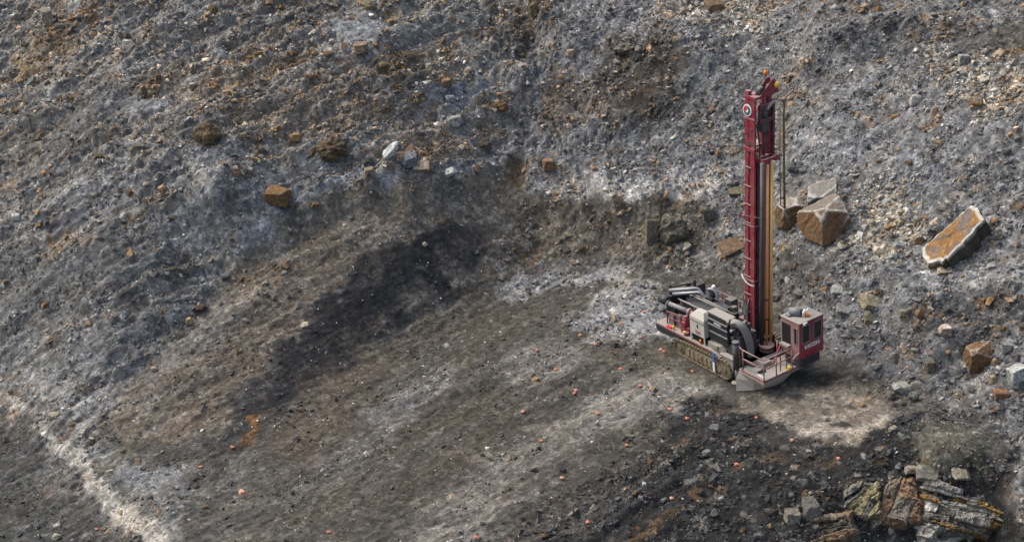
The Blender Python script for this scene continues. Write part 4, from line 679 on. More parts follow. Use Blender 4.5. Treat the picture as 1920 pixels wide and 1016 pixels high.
for x in np.linspace(-7.5, -3.1, 6): fr2.bar((x, 2.9, 1.55), (x, 2.9, 2.78), .03)
fr2.build('guard_rail', REDD, rig)
# ---- pale cabinet
cb = MB(); cb.box(-4.9, -3.5, -1.3, -.62, 2.05, 3.25); cb.hull([(x, y, 3.25) for x in (-4.92, -3.48) for y in (-1.32, -.6)] + [(x, y, 3.72) for x in (-4.45, -3.75) for y in (-1.08, -.72)] + [(-4.92, -.6, 3.45), (-3.48, -.6, 3.45)])
for x in (-4.9, -3.6): cb.box(x, x + .1, -1.3, -1.2, 1.55, 2.05); cb.box(x, x + .1, -.72, -.62, 1.55, 2.05)
cab_ = cb.build('control_cabinet', CREAM, rig, .02)
MB().box(-4.78, -3.62, -1.2, -.66, 1.56, 2.04).build('recess_shade_block', VOID, cab_)  # black block filling the gap as painted shade
MB().box(-4.35, -3.9, -1.325, -1.3, 2.2, 2.42).build('warning_decal', PINKD, cab_)
MB().box(-4.2, -4.1, -1.33, -1.3, 2.62, 2.85).build('cabinet_latch', BLACK, cab_)
MB().box(-4.91, -3.49, -1.33, -1.3, 3.02, 3.1).build('cabinet_rain_strip', GREY, cab_)
# ---- cooler
co_ = MB(); co_.box(-3.42, -1.62, -1.0, -.34, 2.12, 3.9); cool = co_.build('oil_cooler', BLACK, rig, .02)
MB().box(-3.46, -1.58, -1.03, -.3, 3.9, 3.97).build('cooler_top', DUSTY, cool)
sl = MB()
for z in (2.62, 3.12, 3.5): sl.box(-3.40, -1.60, -1.07, -1.0, z, z + .07)
sl.build('cooler_rail', GREY, cool)
sv = MB()
for x in np.linspace(-3.3, -1.75, 13): sv.box(x, x + .025, -1.02, -1.0, 2.2, 3.85)
sv.build('cooler_fin_grille', BLACKD, cool)
bd = MB(); bd.box(-2.85, -2.15, -1.045, -1.0, 3.24, 3.46); badge = bd.build('maker_badge', GREY, cool)
lt = MB()
for k in range(5):
    x = -2.80 + k * .13; lt.box(x, x + .025, -1.06, -1.045, 3.28, 3.42); lt.box(x + .025, x + .09, -1.06, -1.045, 3.395 if k % 2 else 3.28, 3.42 if k % 2 else 3.305); lt.box(x + .07, x + .095, -1.06, -1.045, 3.31, 3.39)
lt.build('badge_lettering', WHITE, badge)
MB().box(-1.66, -1.56, -.98, -.84, 3.66, 3.82).build('yellow_tag', YELL, cool)
MB().prism([(-3.3, 1.56), (-3.3, 1.95), (-2.2, 1.95), (-1.9, 1.7), (-1.9, 1.56)], 'y', -1.2, -.5).box(-2.9, -2.3, -1.3, -1.2, 1.75, 1.97).build('step_box', DUSTY, rig)
md = MB(); md.box(-1.62, -.9, -.6, .75, 1.2, 2.9).box(-3.3, -2.4, -.2, .6, 1.55, 2.9).box(-1.75, -1.2, -.9, -.2, 1.4, 2.2).box(-1.55, -1.0, -.35, .4, 2.9, 3.5)
for k in range(22):
    x, y, z = random.uniform(-1.7, -.95), random.uniform(-1.0, .3), random.uniform(2.2, 3.75); md.tube([(x, y, z), (x + random.uniform(-.3, .3), y + random.uniform(-.3, .3), z + random.uniform(-.3, .3))], random.uniform(.05, .13), 9)
md.build('valve_block', BLACKD, rig)
vf = MB()
for k in range(14):
    x, y, z = random.uniform(-1.6, -1.0), random.uniform(-1.05, -.3), random.uniform(3.0, 3.95); vf.tube([(x, y, z), (x + .05, y - .05, z + .16)], .09, 9)
vf.build('hose_couplings', GREY, rig)
# ---- ribbed duct hose
P_ = arc((-1.35, -.75, 3.82), (-.45, -.62, 4.05), (-.62, -.15, 2.7), 16)[:-1] + arc((-.62, -.15, 2.7), (-.72, .05, 2.2), (-.72, .08, 1.35), 8); PP = []
for k in range(len(P_) - 1):
    for t in (0, .25, .5, .75): PP.append(P_[k].lerp(P_[k + 1], t))
MB().tube(PP, [.235 + (.02 if k % 2 else 0) for k in range(len(PP))], 16).build('dust_duct_hose', HOSE, rig)
# ---- jacks
for (x, y) in ((-.62, -1.22), (-.62, 3.3), (-7.9, 1.0)):
    j = MB(); j.tube([(x, y, 1.05), (x, y, 2.85)], .19, 16).tube([(x, y, 2.85), (x, y, 2.95)], .23, 16).box(x - .28, x + .2, y + .05, y + .4, 1.2, 2.3); jk = j.build('levelling_jack', BLACKD, rig)
    MB().tube([(x, y, .14), (x, y, 1.05)], .10, 14).build('jack_rod', SILVER, jk)
    MB().tube([(x, y, .03), (x, y, .12), (x, y, .2)], [.34, .32, .14], 20).build('jack_foot', DUSTY, jk)
MB().hull([(-1.75, -1.36, 1.50), (-.75, -1.36, 1.62), (-.78, -1.36, .78), (-1.15, -1.36, .72), (-1.75, -1.30, 1.50), (-.75, -1.30, 1.62), (-.78, -1.30, .78), (-1.15, -1.30, .72)]).box(-2.0, -.75, -1.4, -1.0, 1.58, 1.66).build('track_fender', DUSTY, rig)
st_ = MB(); st_.box(-2.44, -2.27, -1.60, -1.54, .95, 1.62); stp = st_.build('side_strut', BLUE, rig)
MB().box(-2.44, -2.27, -1.60, -1.54, .28, .95).build('strut_lower', WHITE, stp)
# ---- drill platform
pf = MB(); pf.box(-.2, 2.08, -1.36, 2.6, 1.14, 1.26); plat = pf.build('drill_platform', DUSTY, rig)
pe = MB(); pe.box(2.08, 2.13, -1.41, 1.9, 1.10, 1.34).box(-.1, 2.13, -1.41, -1.36, 1.10, 1.34); pe.build('platform_edge', REDD, plat)
pe = MB(); pe.box(2.13, 2.16, -1.43, 1.7, 1.08, 1.16).box(-.1, 2.16, -1.44, -1.41, 1.08, 1.16); pe.build('platform_rubbing_strip', DUSTY, plat)
MB().tube([(2.02, .72, 1.27), (2.02, .72, 1.48)], [.15, .12], 14).build('marker_lamp', YELL, plat)
MB().box(1.2, 1.85, -1.1, -1.0, 1.262, 1.30).build('white_offcut', WHITE, plat)
MB().box(.0, .9, -1.0, .1, 1.262, 1.30).box(.2, .9, -.3, .35, 1.30, 1.62).build('hatch', DUSTY, plat)
MB().tube([(1.0, -.6, 1.262), (1.0, -.6, 1.275)], .3, 20).build('hole_shade_disc', VOID, plat)  # flat black disc paints the dark of a hole
hr = MB()
for z in (2.72, 2.12):
    hr.tube([(.2, -1.36, z), (2.08, -1.36, z)], .04, 8).tube([(2.08, -1.36, z), (2.08, .95, z)], .04, 8)
for p in ((.2, -1.36), (2.08, -1.36), (2.08, -.35), (2.08, .95)): hr.tube([(p[0], p[1], 1.26), (p[0], p[1], 2.74)], .04, 8)
hr.tube([(.2, -1.36, 2.72), (-.3, -1.2, 2.72), (-.3, -1.2, 1.3)], .04, 8); hr.build('platform_handrail', PINKD, plat)
hr = MB()
for y in (.0, .5): hr.tube(arc((2.02, y, 2.68), (2.1, y + .05, 2.3), (1.95, y + .1, 1.4), 6), .035, 6)
hr.build('safety_chain', RED, plat)
# ---- dust curtain
sk = MB()
T = [(-.05, -1.42, 1.36), (.9, -1.38, 1.12), (1.95, -1.25, 1.1), (1.98, .2, 1.1), (1.75, 1.5, 1.1), (-.1, 1.9, 1.1), (-.3, .2, 1.1)]
B = [(.14, -1.92, .02), (.78, -1.12, .03), (1.12, -.55, .05), (1.36, .3, .06), (1.30, .95, .08), (.1, 1.3, .05), (-.3, -.2, .05)]
Mi = [tuple(.5 * (a + b_) + d for a, b_, d in zip(p, q, w_)) for p, q, w_ in zip(T, B, ((-.1, -.1, .12), (-.02, .2, .03), (.1, -.12, 0), (.08, 0, 0), (.05, .05, 0), (0, 0, 0), (0, 0, 0)))]
n7 = len(T)
sk.add(T + Mi + B, [(r * n7 + k, r * n7 + (k + 1) % n7, (r + 1) * n7 + (k + 1) % n7, (r + 1) * n7 + k) for r in range(2) for k in range(n7)])
skirt = sk.build('dust_curtain', CANVAS, rig); sm_ = skirt.modifiers.new('thick', 'SOLIDIFY'); sm_.thickness = .03
# ---- spool at the drill hole
sp_ = MB(); sp_.ring((-.62, 1.32, 1.42), 'z', .46, .0, .08).ring((-.62, 1.32, 1.72), 'z', .50, .1, .07); sp_.tube([(-.62, 1.32, 1.5), (-.62, 1.32, 1.72)], .36, 24)
for k in range(8): a = k * math.pi / 4; sp_.tube([(-.62 + .42 * math.cos(a), 1.32 + .42 * math.sin(a), 1.5), (-.62 + .42 * math.cos(a), 1.32 + .42 * math.sin(a), 1.72)], .035, 6)
sp_.build('pipe_guide_spool', PINKD, rig)
MB().tube([(-.62, 1.32, 1.265), (-.62, 1.32, 1.42)], .3, 20).build('drill_hole_shade', VOID, rig)  # solid black drum, painted shade of the hole below the spool
# ---- mast (leans a little towards the cab side)
def lean(p): return (p[0], p[1] + .040 * max(0, p[2] - 1.3), p[2])
ZT = 17.75; MX0, MX1, MY0, MY1 = -2.22, -1.38, .93, 2.28
ms = MB(lean)
for (x0, x1, y0, y1) in ((MX0, MX0 + .30, MY0, MY0 + .2), (MX1 - .36, MX1, MY0, MY0 + .13), (MX0, MX0 + .25, MY1 - .2, MY1)): ms.box(x0, x1, y0, y1, 1.3, ZT)
ms.box(MX1 - .3, MX1, MY1 - .24, MY1, 1.3, ZT)
for z in np.arange(2.3, 17, 1.35):
    ms.box(MX0 + .01, MX0 + .2, MY0 + .2, MY1 - .2, z, z + .1); ms.box(MX0 + .25, MX1 - .3, MY1 - .12, MY1 - .02, z, z + .1)
    ms.bar((MX0 + .1, MY0 + .2, z), (MX0 + .1, MY1 - .2, z + 1.35), .035); ms.bar((MX0 + .25, MY1 - .07, z + 1.3), (MX1 - .3, MY1 - .07, z + .1), .035)
mast = ms.build('mast', RED, rig)
ps = MB(lean); ps.box(MX0 + .3, MX1 - .36, MY0 + .07, MY0 + .12, 1.3, 14.3); ps.build('mast_side_web', REDN, mast)  # dark plate, recess shade carried by its colour
zz = MB(lean); zs = np.arange(1.6, 14.3, .55); zz.tube([((MX0 + .3) if k % 2 else (MX1 - .36), MY0 + .04, z) for k, z in enumerate(zs)], .035, 6); zz.build('side_lacing', RED, mast)
pt = MB(lean); pt.box(MX0 + .3, MX1 - .36, MY0 + .02, MY0 + .1, 14.75, ZT); pt.build('mast_top_web', RED, mast)
for z in np.arange(2.6, 14.2, 1.2): MB(lean).tube([(MX0 - .03, MY0 - .02, z), (MX1 - .25, MY0 - .02, z)], .035, 6).build('mast_rung', PINKD, mast)
for z, w_ in ((14.45, .22), (16.45, .10), (5.9, .12), (9.6, .08)):
    c_ = MB(lean); c_.box(MX0 - .06, MX1 + .02, MY0 - .05, MY0, z, z + w_).box(MX1, MX1 + .03, MY0, MY0 + .3, z, z + w_); c_.build('mast_band', RED if w_ > .15 else REDD, mast)
for z, x, r in ((15.75, -1.68, .13), (15.45, -1.68, .12), (14.95, -1.85, .13), (14.95, -1.6, .13), (17.4, -1.75, .12)): MB(lean).tube([(x, MY0 - .012, z), (x, MY0 + .03, z)], r, 12).build('web_hole_shade', BLACKD, mast)  # charcoal discs on the web, painted shade of its holes
em = MB(lean); em.tube([(-1.98, MY0 - .05, 17.0), (-1.98, MY0, 17.0)], .365, 28); emb = em.build('emblem_disc', WHITE, mast)
def wedge(a0, a1, r0, r1, y):
    q = MB(lean); n = 10; V = [(-1.98 + r * math.cos(a0 + (a1 - a0) * k / n), yy, 17.0 + r * math.sin(a0 + (a1 - a0) * k / n)) for yy in (y, y - .015) for k in range(n + 1) for r in (r0, r1)]
    m_ = 2 * (n + 1); F = [(2 * k, 2 * k + 1, 2 * k + 3, 2 * k + 2) for k in range(n)] + [(m_ + 2 * k, m_ + 2 * k + 2, m_ + 2 * k + 3, m_ + 2 * k + 1) for k in range(n)] + [(2 * k + 1, m_ + 2 * k + 1, m_ + 2 * k + 3, 2 * k + 3) for k in range(n)] + [(2 * k, 2 * k + 2, m_ + 2 * k + 2, m_ + 2 * k) for k in range(n)]
    return q.add(V, F)
wedge(rad(100), rad(200), .06, .30, MY0 - .05).build('emblem_red_segment', REDE, emb)
wedge(rad(-80), rad(85), .12, .29, MY0 - .05).build('emblem_green_segment', GREEN, emb)
wedge(rad(205), rad(275), .16, .29, MY0 - .05).build('emblem_dark_segment', BLACK, emb)
# head frame, carriage and crown
hf = MB(lean)
hf.box(MX1, MX1 + .16, MY0 + .28, MY0 + .42, 16.2, 17.3).box(MX1, MX1 + .16, MY1 - .02, MY1 + .14, 13.95, 17.3).box(MX1, MX1 + .18, MY0 + .28, MY1 + .14, 17.05, 17.3).box(MX1, MX1 + .18, MY0 + .28, MY1 + .14, 16.2, 16.42)
hf.build('rotary_head_frame', REDK, mast)
MB(lean).box(MX1 - .4, MX1 + .15, 1.45, 2.0, 15.6, 16.2).tube([(MX1 - .1, 1.75, 16.42), (MX1 - .1, 1.75, 17.0)], .26, 18).tube([(MX1 - .1, 2.12, 16.5), (MX1 - .1, 2.12, 16.95)], .13, 14).build('rotary_head', BLACKD, mast)
ml = MB(lean); ml.box(MX1 - .55, MX1 - .02, MY1 - .26, MY1 + .06, 14.1, 16.2); ml.build('head_guide', REDK, mast)
br_ = MB(lean); br_.box(MX1 - .1, MX1 + .12, MY0 + .12, MY1 + .25, 13.82, 14.08).box(MX1 - .05, MX1 + .5, MY1 - .1, MY1 + .25, 13.72, 14.04).box(MX1 - .02, MX1 + .48, MY0 + .26, MY0 + .4, 13.8, 14.02).box(MX1 + .34, MX1 + .5, MY0 + .4, MY1 - .1, 13.86, 14.02); br_.build('pipe_rack_bracket', RED, mast)
cr = MB(lean); cr.box(MX0 - .02, MX1 + .1, MY0 - .02, MY1 + .1, ZT, ZT + .16).box(MX0, MX0 + .3, MY0, MY0 + .25, ZT + .16, ZT + .42)
crown = cr.build('mast_crown', RED, mast)
cp = MB(lean)
for x in (-1.72, -1.25): cp.prism([(1.15, ZT + .16), (2.2, ZT + 1.02), (2.38, ZT + 1.02), (2.75, ZT + .1), (2.6, ZT + .1)], 'x', x, x + .05)
cp.build('crown_plate', RED, crown)
q = MB(lean)
for y in (1.5, 2.15): q.tube([(-1.66, y, ZT + .42), (-1.26, y, ZT + .42)], .26, 18)
q.build('crown_pulley', BLACKD, crown)
MB(lean).tube([(-1.18, 2.42, ZT + .45), (-1.1, 2.42, ZT + .62), (-1.05, 2.42, ZT + .8)], [.08, .17, .07], 12).build('work_lamp', YELL, crown)
MB(lean).tube([(-1.5, 1.9, ZT + .6), (-1.5, 1.9, ZT + 1.28)], .04, 8).build('beacon_post', REDK, crown)
MB(lean).tube([(-1.5, 1.9, ZT + 1.28), (-1.5, 1.9, ZT + 1.5), (-1.5, 1.9, ZT + 1.56)], [.12, .11, .04], 14).build('beacon', ORG, crown)
rp = MB(lean)
for dx, rise in ((0, .30), (.1, .2), (-.12, .12)): rp.tube(arc((-1.2 + dx, 1.75, ZT - .75), (-1.1 + dx, 2.1, ZT - .25 + rise), (-1.0 + dx, 2.75, ZT - .55), 10), .032, 8)
rp.build('crown_hoses', CREAM, crown)
jb = MB(lean); jb.box(-1.5, -1.35, 2.3, 2.78, ZT - .55, ZT - .3).bar((-1.4, 2.3, ZT - .42), (-1.2, 3.15, ZT - .5), .05).bar((-1.2, 3.0, ZT - .45), (-1.1, 3.75, ZT - .05), .04).tube([(-1.2, 3.0, ZT - .6), (-1.2, 3.2, ZT - .42)], .16, 12); jb.build('hose_jib', PINKD, crown)
# hanging hose
hz = 17.2
MB().tube([(-1.2, 3.78, hz), (-1.2, 3.70, hz - 1), (-1.2, 3.64, 12.5), (-1.2, 3.62, 10.2)], .075, 8).build('hanging_hose', OLIVE, rig)
MB().tube([(-1.25, 3.45, hz - .3), (-1.25, 3.38, 14), (-1.25, 3.34, 10.5)], .03, 8).tube([(-1.25, 3.34, 10.5), (-1.2, 3.62, 10.2)], .03, 8).build('hanging_cable', GREY, rig)
# pipes
def pole(y, x, r, z0, z1, name, mat):
    return MB(lean).tube([(x, y, z0), (x, y, z1)], r, 14).build(name, mat, rig)
dp = pole(1.12, -.86, .14, 1.6, 13.9, 'drill_pipe', DKGREY)
yp = pole(1.48, -.80, .085, 1.6, 13.7, 'rack_pipe', YELD); y2 = pole(1.85, -.82, .09, 1.6, 13.75, 'rack_pipe', YEL)
for z in (3.4, 4.75):
    MB(lean).tube([(-.8, 1.48, z), (-.8, 1.48, z + .1)], .135, 14).build('pipe_collar', DKGREY, yp)
dd = MB(lean); dd.box(MX1 - .35, MX1 - .05, 1.20, 1.42, 1.3, 13.8); dd.build('mast_inner_shadow_box', BLACK, mast); dd_ = bpy.data.objects['mast_inner_shadow_box']; dd_.name = 'mast_inner_shade_box'; dd_.data.name = 'mast_inner_shade_box'  # black box added inside the mast to stand in for its shade
for z in np.arange(2.2, 14.8, 1.0): MB(lean).bar((MX1 - .02, MY0 + .24, z), (MX1 - .02, 1.3, z + (.5 if int(z) % 2 else -.5)), .03).build('lacing_bar', BLACKD, mast)
bs = MB(lean)
for y in (1.1, 1.45): bs.tube(arc((MX1 + .02, y, 16.1), (MX1 + .25, y + .1, 15.0), (MX1 - .02, y + .25, 14.0), 10), .05, 6)
bs.build('head_hoses', BLACK, mast)
hk = MB(lean); hk.box(MX0 - .28, MX0, MY0 - .12, MY0 - .02, 10.05, 10.2).bar((MX0 - .25, MY0 - .07, 10.2), (MX0 - .3, MY0 - .07, 10.35), .04).bar((MX1 + .0, MY0 - .08, 10.1), (MX1 + .15, MY0 - .06, 10.4), .04); hk.build('cable_hook', RED, mast)
MB().tube([(-2.3, 1.25, 10.15), (-1.0, 1.35, 10.35), (-.8, 2.4, 10.4)], .018, 5).build('guy_wire', GREY, rig)
fb = MB(lean); fb.tube(arc((MX0 - .2, MY0 - .1, 6.2), (-1.7, MY0 - .35, 5.7), (MX1 + .1, MY0 - .05, 5.75), 8), .05, 8); fb.build('mast_hose_loop', CREAM, mast)
cf = MB(lean)
for k in range(18):
    z = random.uniform(2.6, 5.2); x = random.uniform(MX0 - .1, MX1 - .2); cf.tube(arc((x, MY0 - .06, z), (x + random.uniform(-.3, .3), MY0 - .3, z - .5), (x + random.uniform(-.3, .4), MY0 - .1, z - random.uniform(.3, 1.1)), 6), .04, 6)
cf.build('foot_hoses', GREY, mast)
MB().box(-2.3, -1.15, .93, 2.5, 1.4, 1.9).box(-2.6, -2.2, .8, 2.6, 1.4, 3.2).build('mast_pivot', REDK, rig)
# ---- dust collector behind
MB().tube([(-.25, 2.95, 1.3), (-.25, 2.95, 3.6)], .5, 20).tube([(-.25, 2.95, 3.6), (-.25, 2.95, 3.85)], [.5, .3], 20).box(.15, .9, 2.3, 3.2, 1.3, 3.0).build('dust_collector', GREY, rig)
# ---- cab
CX0, CX1, CY0, CY1, CZ0, CZ1 = .93, 2.59, 1.15, 3.10, 2.03, 4.42
cbm = MB(); cbm.box(CX0, CX1 - .06, CY0, CY1, CZ0, CZ1); cab = cbm.build('cab', PINKD, rig, .03)
fp = MB(); fp.box(CX1 - .06, CX1, CY0 - .02, CY1 + .02, CZ0 - .02, CZ1 + .02); front = fp.build('cab_front', RED, cab, .02)
MB().prism([(.62, 2.02), (.62, 2.25), (1.13, 2.5), (1.13, 2.02)], 'x', CX1 - .12, CX1 - .05).build('cab_skirt_wing', REDD, cab)
MB().box(CX0 - .04, CX1 - .09, CY0 - .04, CY1 + .04, CZ1 + .0, CZ1 + .07).build('cab_roof', DUSTY, cab, .02)
MB().box(CX1 - .09, CX1 + .03, CY0 - .04, CY1 + .04, CZ1 + .02, CZ1 + .09).build('roof_lip', DUSTY, cab)
def window(parent, name, ax, pos, a0, a1, b0, b1, mat, fw_=.05):
    f = MB(); g_ = MB()
    if ax == 'x':
        for (p, q, r, s_) in ((a0, a1, b1 - fw_, b1), (a0, a1, b0, b0 + fw_), (a0, a0 + fw_, b0 + fw_, b1 - fw_), (a1 - fw_, a1, b0 + fw_, b1 - fw_)): f.box(pos, pos + .03, p, q, r, s_)
        g_.box(pos, pos + .012, a0 + fw_, a1 - fw_, b0 + fw_, b1 - fw_)
    else:
        for (p, q, r, s_) in ((a0, a1, b1 - fw_, b1), (a0, a1, b0, b0 + fw_), (a0, a0 + fw_, b0 + fw_, b1 - fw_), (a1 - fw_, a1, b0 + fw_, b1 - fw_)): f.box(p, q, pos - .03, pos, r, s_)
        g_.box(a0 + fw_, a1 - fw_, pos - .012, pos, b0 + fw_, b1 - fw_)
    o = f.build(name, FRAME, parent); g_.build('pane', mat, o); return o
window(front, 'cab_window', 'x', CX1, 1.30, 1.96, 3.05, 4.24, GLASS); window(front, 'cab_window', 'x', CX1, 2.28, 2.96, 3.02, 4.24, GLASS)
window(cab, 'side_window', 'y', CY0, 2.08, 2.38, 2.92, 4.10, GLASS, .06)
dr = MB(); dr.box(1.10, 1.78, CY0 - .015, CY0, 2.8, 4.12); dr.build('doorway_shade_panel', VOID, cab)  # thin black panel on the wall, painted shade of the doorway
MB().box(1.06, 1.8, CY0 - .28, CY0, 2.62, 2.76).build('door_sill', DUSTY, cab)
MB().box(.98, 1.06, CY0 - .06, CY0, 2.1, 4.2).build('door_post', DUSTY, cab)
ac = MB(); ac.tube([(1.25, 1.62, 4.72), (1.85, 1.98, 4.72)], .24, 16); acu = ac.build('roof_blower', GREY, cab)
MB().tube([(1.851, 1.981, 4.72), (1.862, 1.987, 4.72)], .17, 16).build('blower_shade_disc', VOID, acu)  # black disc on the end, shade of the mouth as colour
MB().box(1.0, 1.6, 1.9, 2.4, 4.49, 4.72).box(1.2, 1.5, 1.3, 1.6, 4.49, 4.62).build('roof_vent', GREY, cab)
MB().tube([(2.05, 2.0, 4.49), (2.05, 2.0, 4.8), (2.12, 2.1, 4.98)], .09, 8).tube([(1.9, 2.1, 4.5), (2.1, 2.4, 4.95)], .06, 8).build('roof_horn', WHITE, cab)
MB().tube([(2.15, 2.2, 4.49), (2.15, 2.2, 4.68)], .12, 12).build('roof_beacon', ORG, cab)
MB().tube([(CX1 + .06, 1.42, 4.40), (CX1 + .13, 1.42, 4.42), (CX1 + .2, 1.42, 4.42)], [.05, .1, .08], 10).box(CX1, CX1 + .12, 1.5, 1.7, 4.42, 4.46).build('front_lamp', WHITE, cab)
MB().box(1.1, 2.45, 1.3, 2.9, 1.35, CZ0 - .03).box(2.1, 2.5, 1.6, 2.85, 1.7, CZ0 - .03).build('cab_mount', BLACK, cab)
MB().tube([(.5, 1.2, 2.6), (.8, .9, 1.9)], .05, 8).bar((.93, .4, 1.3), (.93, 1.1, 2.5), .05).build('access_ladder', RED, rig)
# lettering on the cab front
lt = MB(); X0 = CX1; 
lt.tube([(X0, 1.62, 2.70), (X0 + .012, 1.62, 2.70)], .085, 12).prism([(1.62, 2.90), (1.55, 2.74), (1.69, 2.74)], 'x', X0, X0 + .012); lt.build('front_emblem', WHITE, front)
tcv = bpy.data.curves.new('lettering', 'FONT'); tcv.body = 'KCDH'; tcv.size = .36; tcv.extrude = .006; tcv.offset = .012; tcv.space_character = .98
to = bpy.data.objects.new('lettering_source', tcv); COL.objects.link(to); bpy.context.view_layer.update()
tm = bpy.data.meshes.new_from_object(to); bpy.data.objects.remove(to)
tm.transform(Matrix(((0, 0, 1, X0 + .008), (1, 0, 0, 1.76), (0, 1, 0, 2.62), (0, 0, 0, 1)))); tm.materials.clear(); tm.materials.append(WHITE)
tob = bpy.data.objects.new('lettering', tm); COL.objects.link(tob); tob.parent = front
# ================================================================ rocks one can tell apart
def rock_mesh(name, sx, sy, sz, kind, seed, rgb, edge):
    r = random.Random(seed); b = bmesh.new(); bmesh.ops.create_icosphere(b, subdivisions=5 if max(sx, sz) > 1.0 else 3, radius=1.0)
    P = np.array([v.co for v in b.verts]); F = np.array([[v.index for v in f.verts] for f in b.faces]); b.free()
    if kind == 'r': planes = [(Vector((r.gauss(0, 1), r.gauss(0, 1), r.gauss(0, 1))).normalized(), r.uniform(.72, .92)) for _ in range(16)]
    else:
        P *= 1.75
        planes = [(Vector((s if k == 0 else r.gauss(0, .16), s if k == 1 else r.gauss(0, .16), s if k == 2 else r.gauss(0, .10))).normalized(), r.uniform(.80, .95)) for k in range(3) for s in (-1, 1)]
        planes += [(Vector((r.gauss(0, 1), r.gauss(0, 1), r.gauss(0, .7))).normalized(), r.uniform(1.0, 1.2)) for _ in range(9)]
    N = np.array([p[0] for p in planes]); D = np.array([p[1] for p in planes])
    nr = np.linalg.norm(P, axis=1, keepdims=True); U = P / nr
    q = U @ N.T; t = np.where(q > 1e-3, D / np.maximum(q, 1e-3), 9); ts = np.sort(t, axis=1); fi = np.argmin(t, axis=1)
    R = np.minimum(ts[:, 0], nr[:, 0]); edgef = 1 - sstep(.0, .11, ts[:, 1] - ts[:, 0])
    rough = fbm(U[:, 0] * 3 + seed, U[:, 1] * 3 + U[:, 2] * 2.3, seed, 4, .6) * (.09 if kind == 'r' else .032) + (.16 if kind == 'r' else .03) * fbm(U[:, 0] * 1.5, U[:, 2] * 1.5 + U[:, 1], seed + 5, 2)
    V = U * (R + rough)[:, None]
    V /= np.abs(V).max(0)
    V *= np.array([sx, sy, sz]) * .5
    base = lin(rgb); base = base * .76 + base.mean() * .24; base = base * np.array([1.0, 1.01, .97]); T = np.repeat(base[None], len(V), 0)
    sh = np.array([r.uniform(.8, 1.2) for _ in planes])[fi][:, None]
    T = T * sh * (1 + .35 * fbm(U[:, 0] * 2.5 + 9, U[:, 1] * 2.5 + 3 * U[:, 2], seed + 9, 4, .65))[:, None]
    gn = sstep(.1, .6, fbm(U[:, 0] * 3, U[:, 1] * 3 - 2 * U[:, 2], seed + 21, 3))[:, None] * .55
    T = T * (1 - gn) + gn * lin((98, 94, 90))
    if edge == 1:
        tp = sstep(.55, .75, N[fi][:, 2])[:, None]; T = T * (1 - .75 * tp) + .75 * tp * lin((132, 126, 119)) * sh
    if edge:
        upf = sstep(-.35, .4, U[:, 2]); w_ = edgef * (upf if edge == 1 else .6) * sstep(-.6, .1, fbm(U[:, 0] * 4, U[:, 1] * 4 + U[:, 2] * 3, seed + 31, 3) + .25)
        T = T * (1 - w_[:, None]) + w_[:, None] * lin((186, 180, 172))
    return V, F, np.clip(T, .01, .9)
def slab_boulder(sx, sz):
    """tilted block: flat orange top with a ragged pale rim, broken sides with shade coloured in on the right"""
    top = [(-.50, -.42), (-.30, -.60), (.02, -.58), (.16, -.50), (.36, -.24), (.60, .12), (.72, .30), (.48, .62), (.30, .70), (.10, .48), (-.16, .20), (-.40, -.08), (-.56, -.22)]
    r = random.Random(4); P = []; n = len(top)
    pts = []
    for k in range(n):
        a, b_ = top[k], top[(k + 1) % n]
        for t in (0, .25, .5, .75): pts.append((a[0] + (b_[0] - a[0]) * t + r.gauss(0, .012), a[1] + (b_[1] - a[1]) * t + r.gauss(0, .012)))
    m_ = len(pts); V = []; T = []; cx, cy = .05, .02
    for f, dz, col in ((.0, 0, 0), (.35, 0, 0), (.65, 0.0, 0), (.86, .0, 0), (.93, .0, 1), (1.0, -.012, 1), (1.03, -.10, 2), (1.02, -.25, 3), (1.0, -.5, 3), (.9, -.8, 3)):
        for (x, y) in pts:
            V.append((cx + (x - cx) * f + r.gauss(0, .012) * (dz < -.05), cy + (y - cy) * f + r.gauss(0, .012) * (dz < -.05), dz + (r.gauss(0, .02) if dz < -.05 else r.gauss(0, .004))))
            nz_ = float(noise(np.array([x * f * 3.4 + y * 1.2]), np.array([y * f * 5.0]), 5)[0]); n2_ = float(noise(np.array([x * f * 9]), np.array([y * f * 9]), 6)[0])
            o = lin((138, 104, 66)) if nz_ > -.12 else lin((112, 102, 96)); o = o * (1 + .3 * n2_)
            T.append(o if col == 0 else lin((188, 182, 174)) if col == 1 else lin((120, 92, 56)) * (1 + .4 * n2_) if (col == 2 and x < -.1) else lin((78, 72, 62)) * (1 + .5 * n2_) if x > -.35 else lin((128, 92, 46)) * (1 + .3 * n2_))  # right-hand sides tinted darker, their shade put into the colour
    F = [(k * m_ + q_, k * m_ + (q_ + 1) % m_, (k + 1) * m_ + (q_ + 1) % m_, (k + 1) * m_ + q_) for k in range(9) for q_ in range(m_)]
    return np.array(V) * np.array([sx * .66, sx * .82, sx * .62]), np.array(F), np.clip(np.array(T), .01, .9)
def rocksoil(): 
    m = soil('rock_face', 1.1, 13.0, .5); return m
M_ROCK = rocksoil()
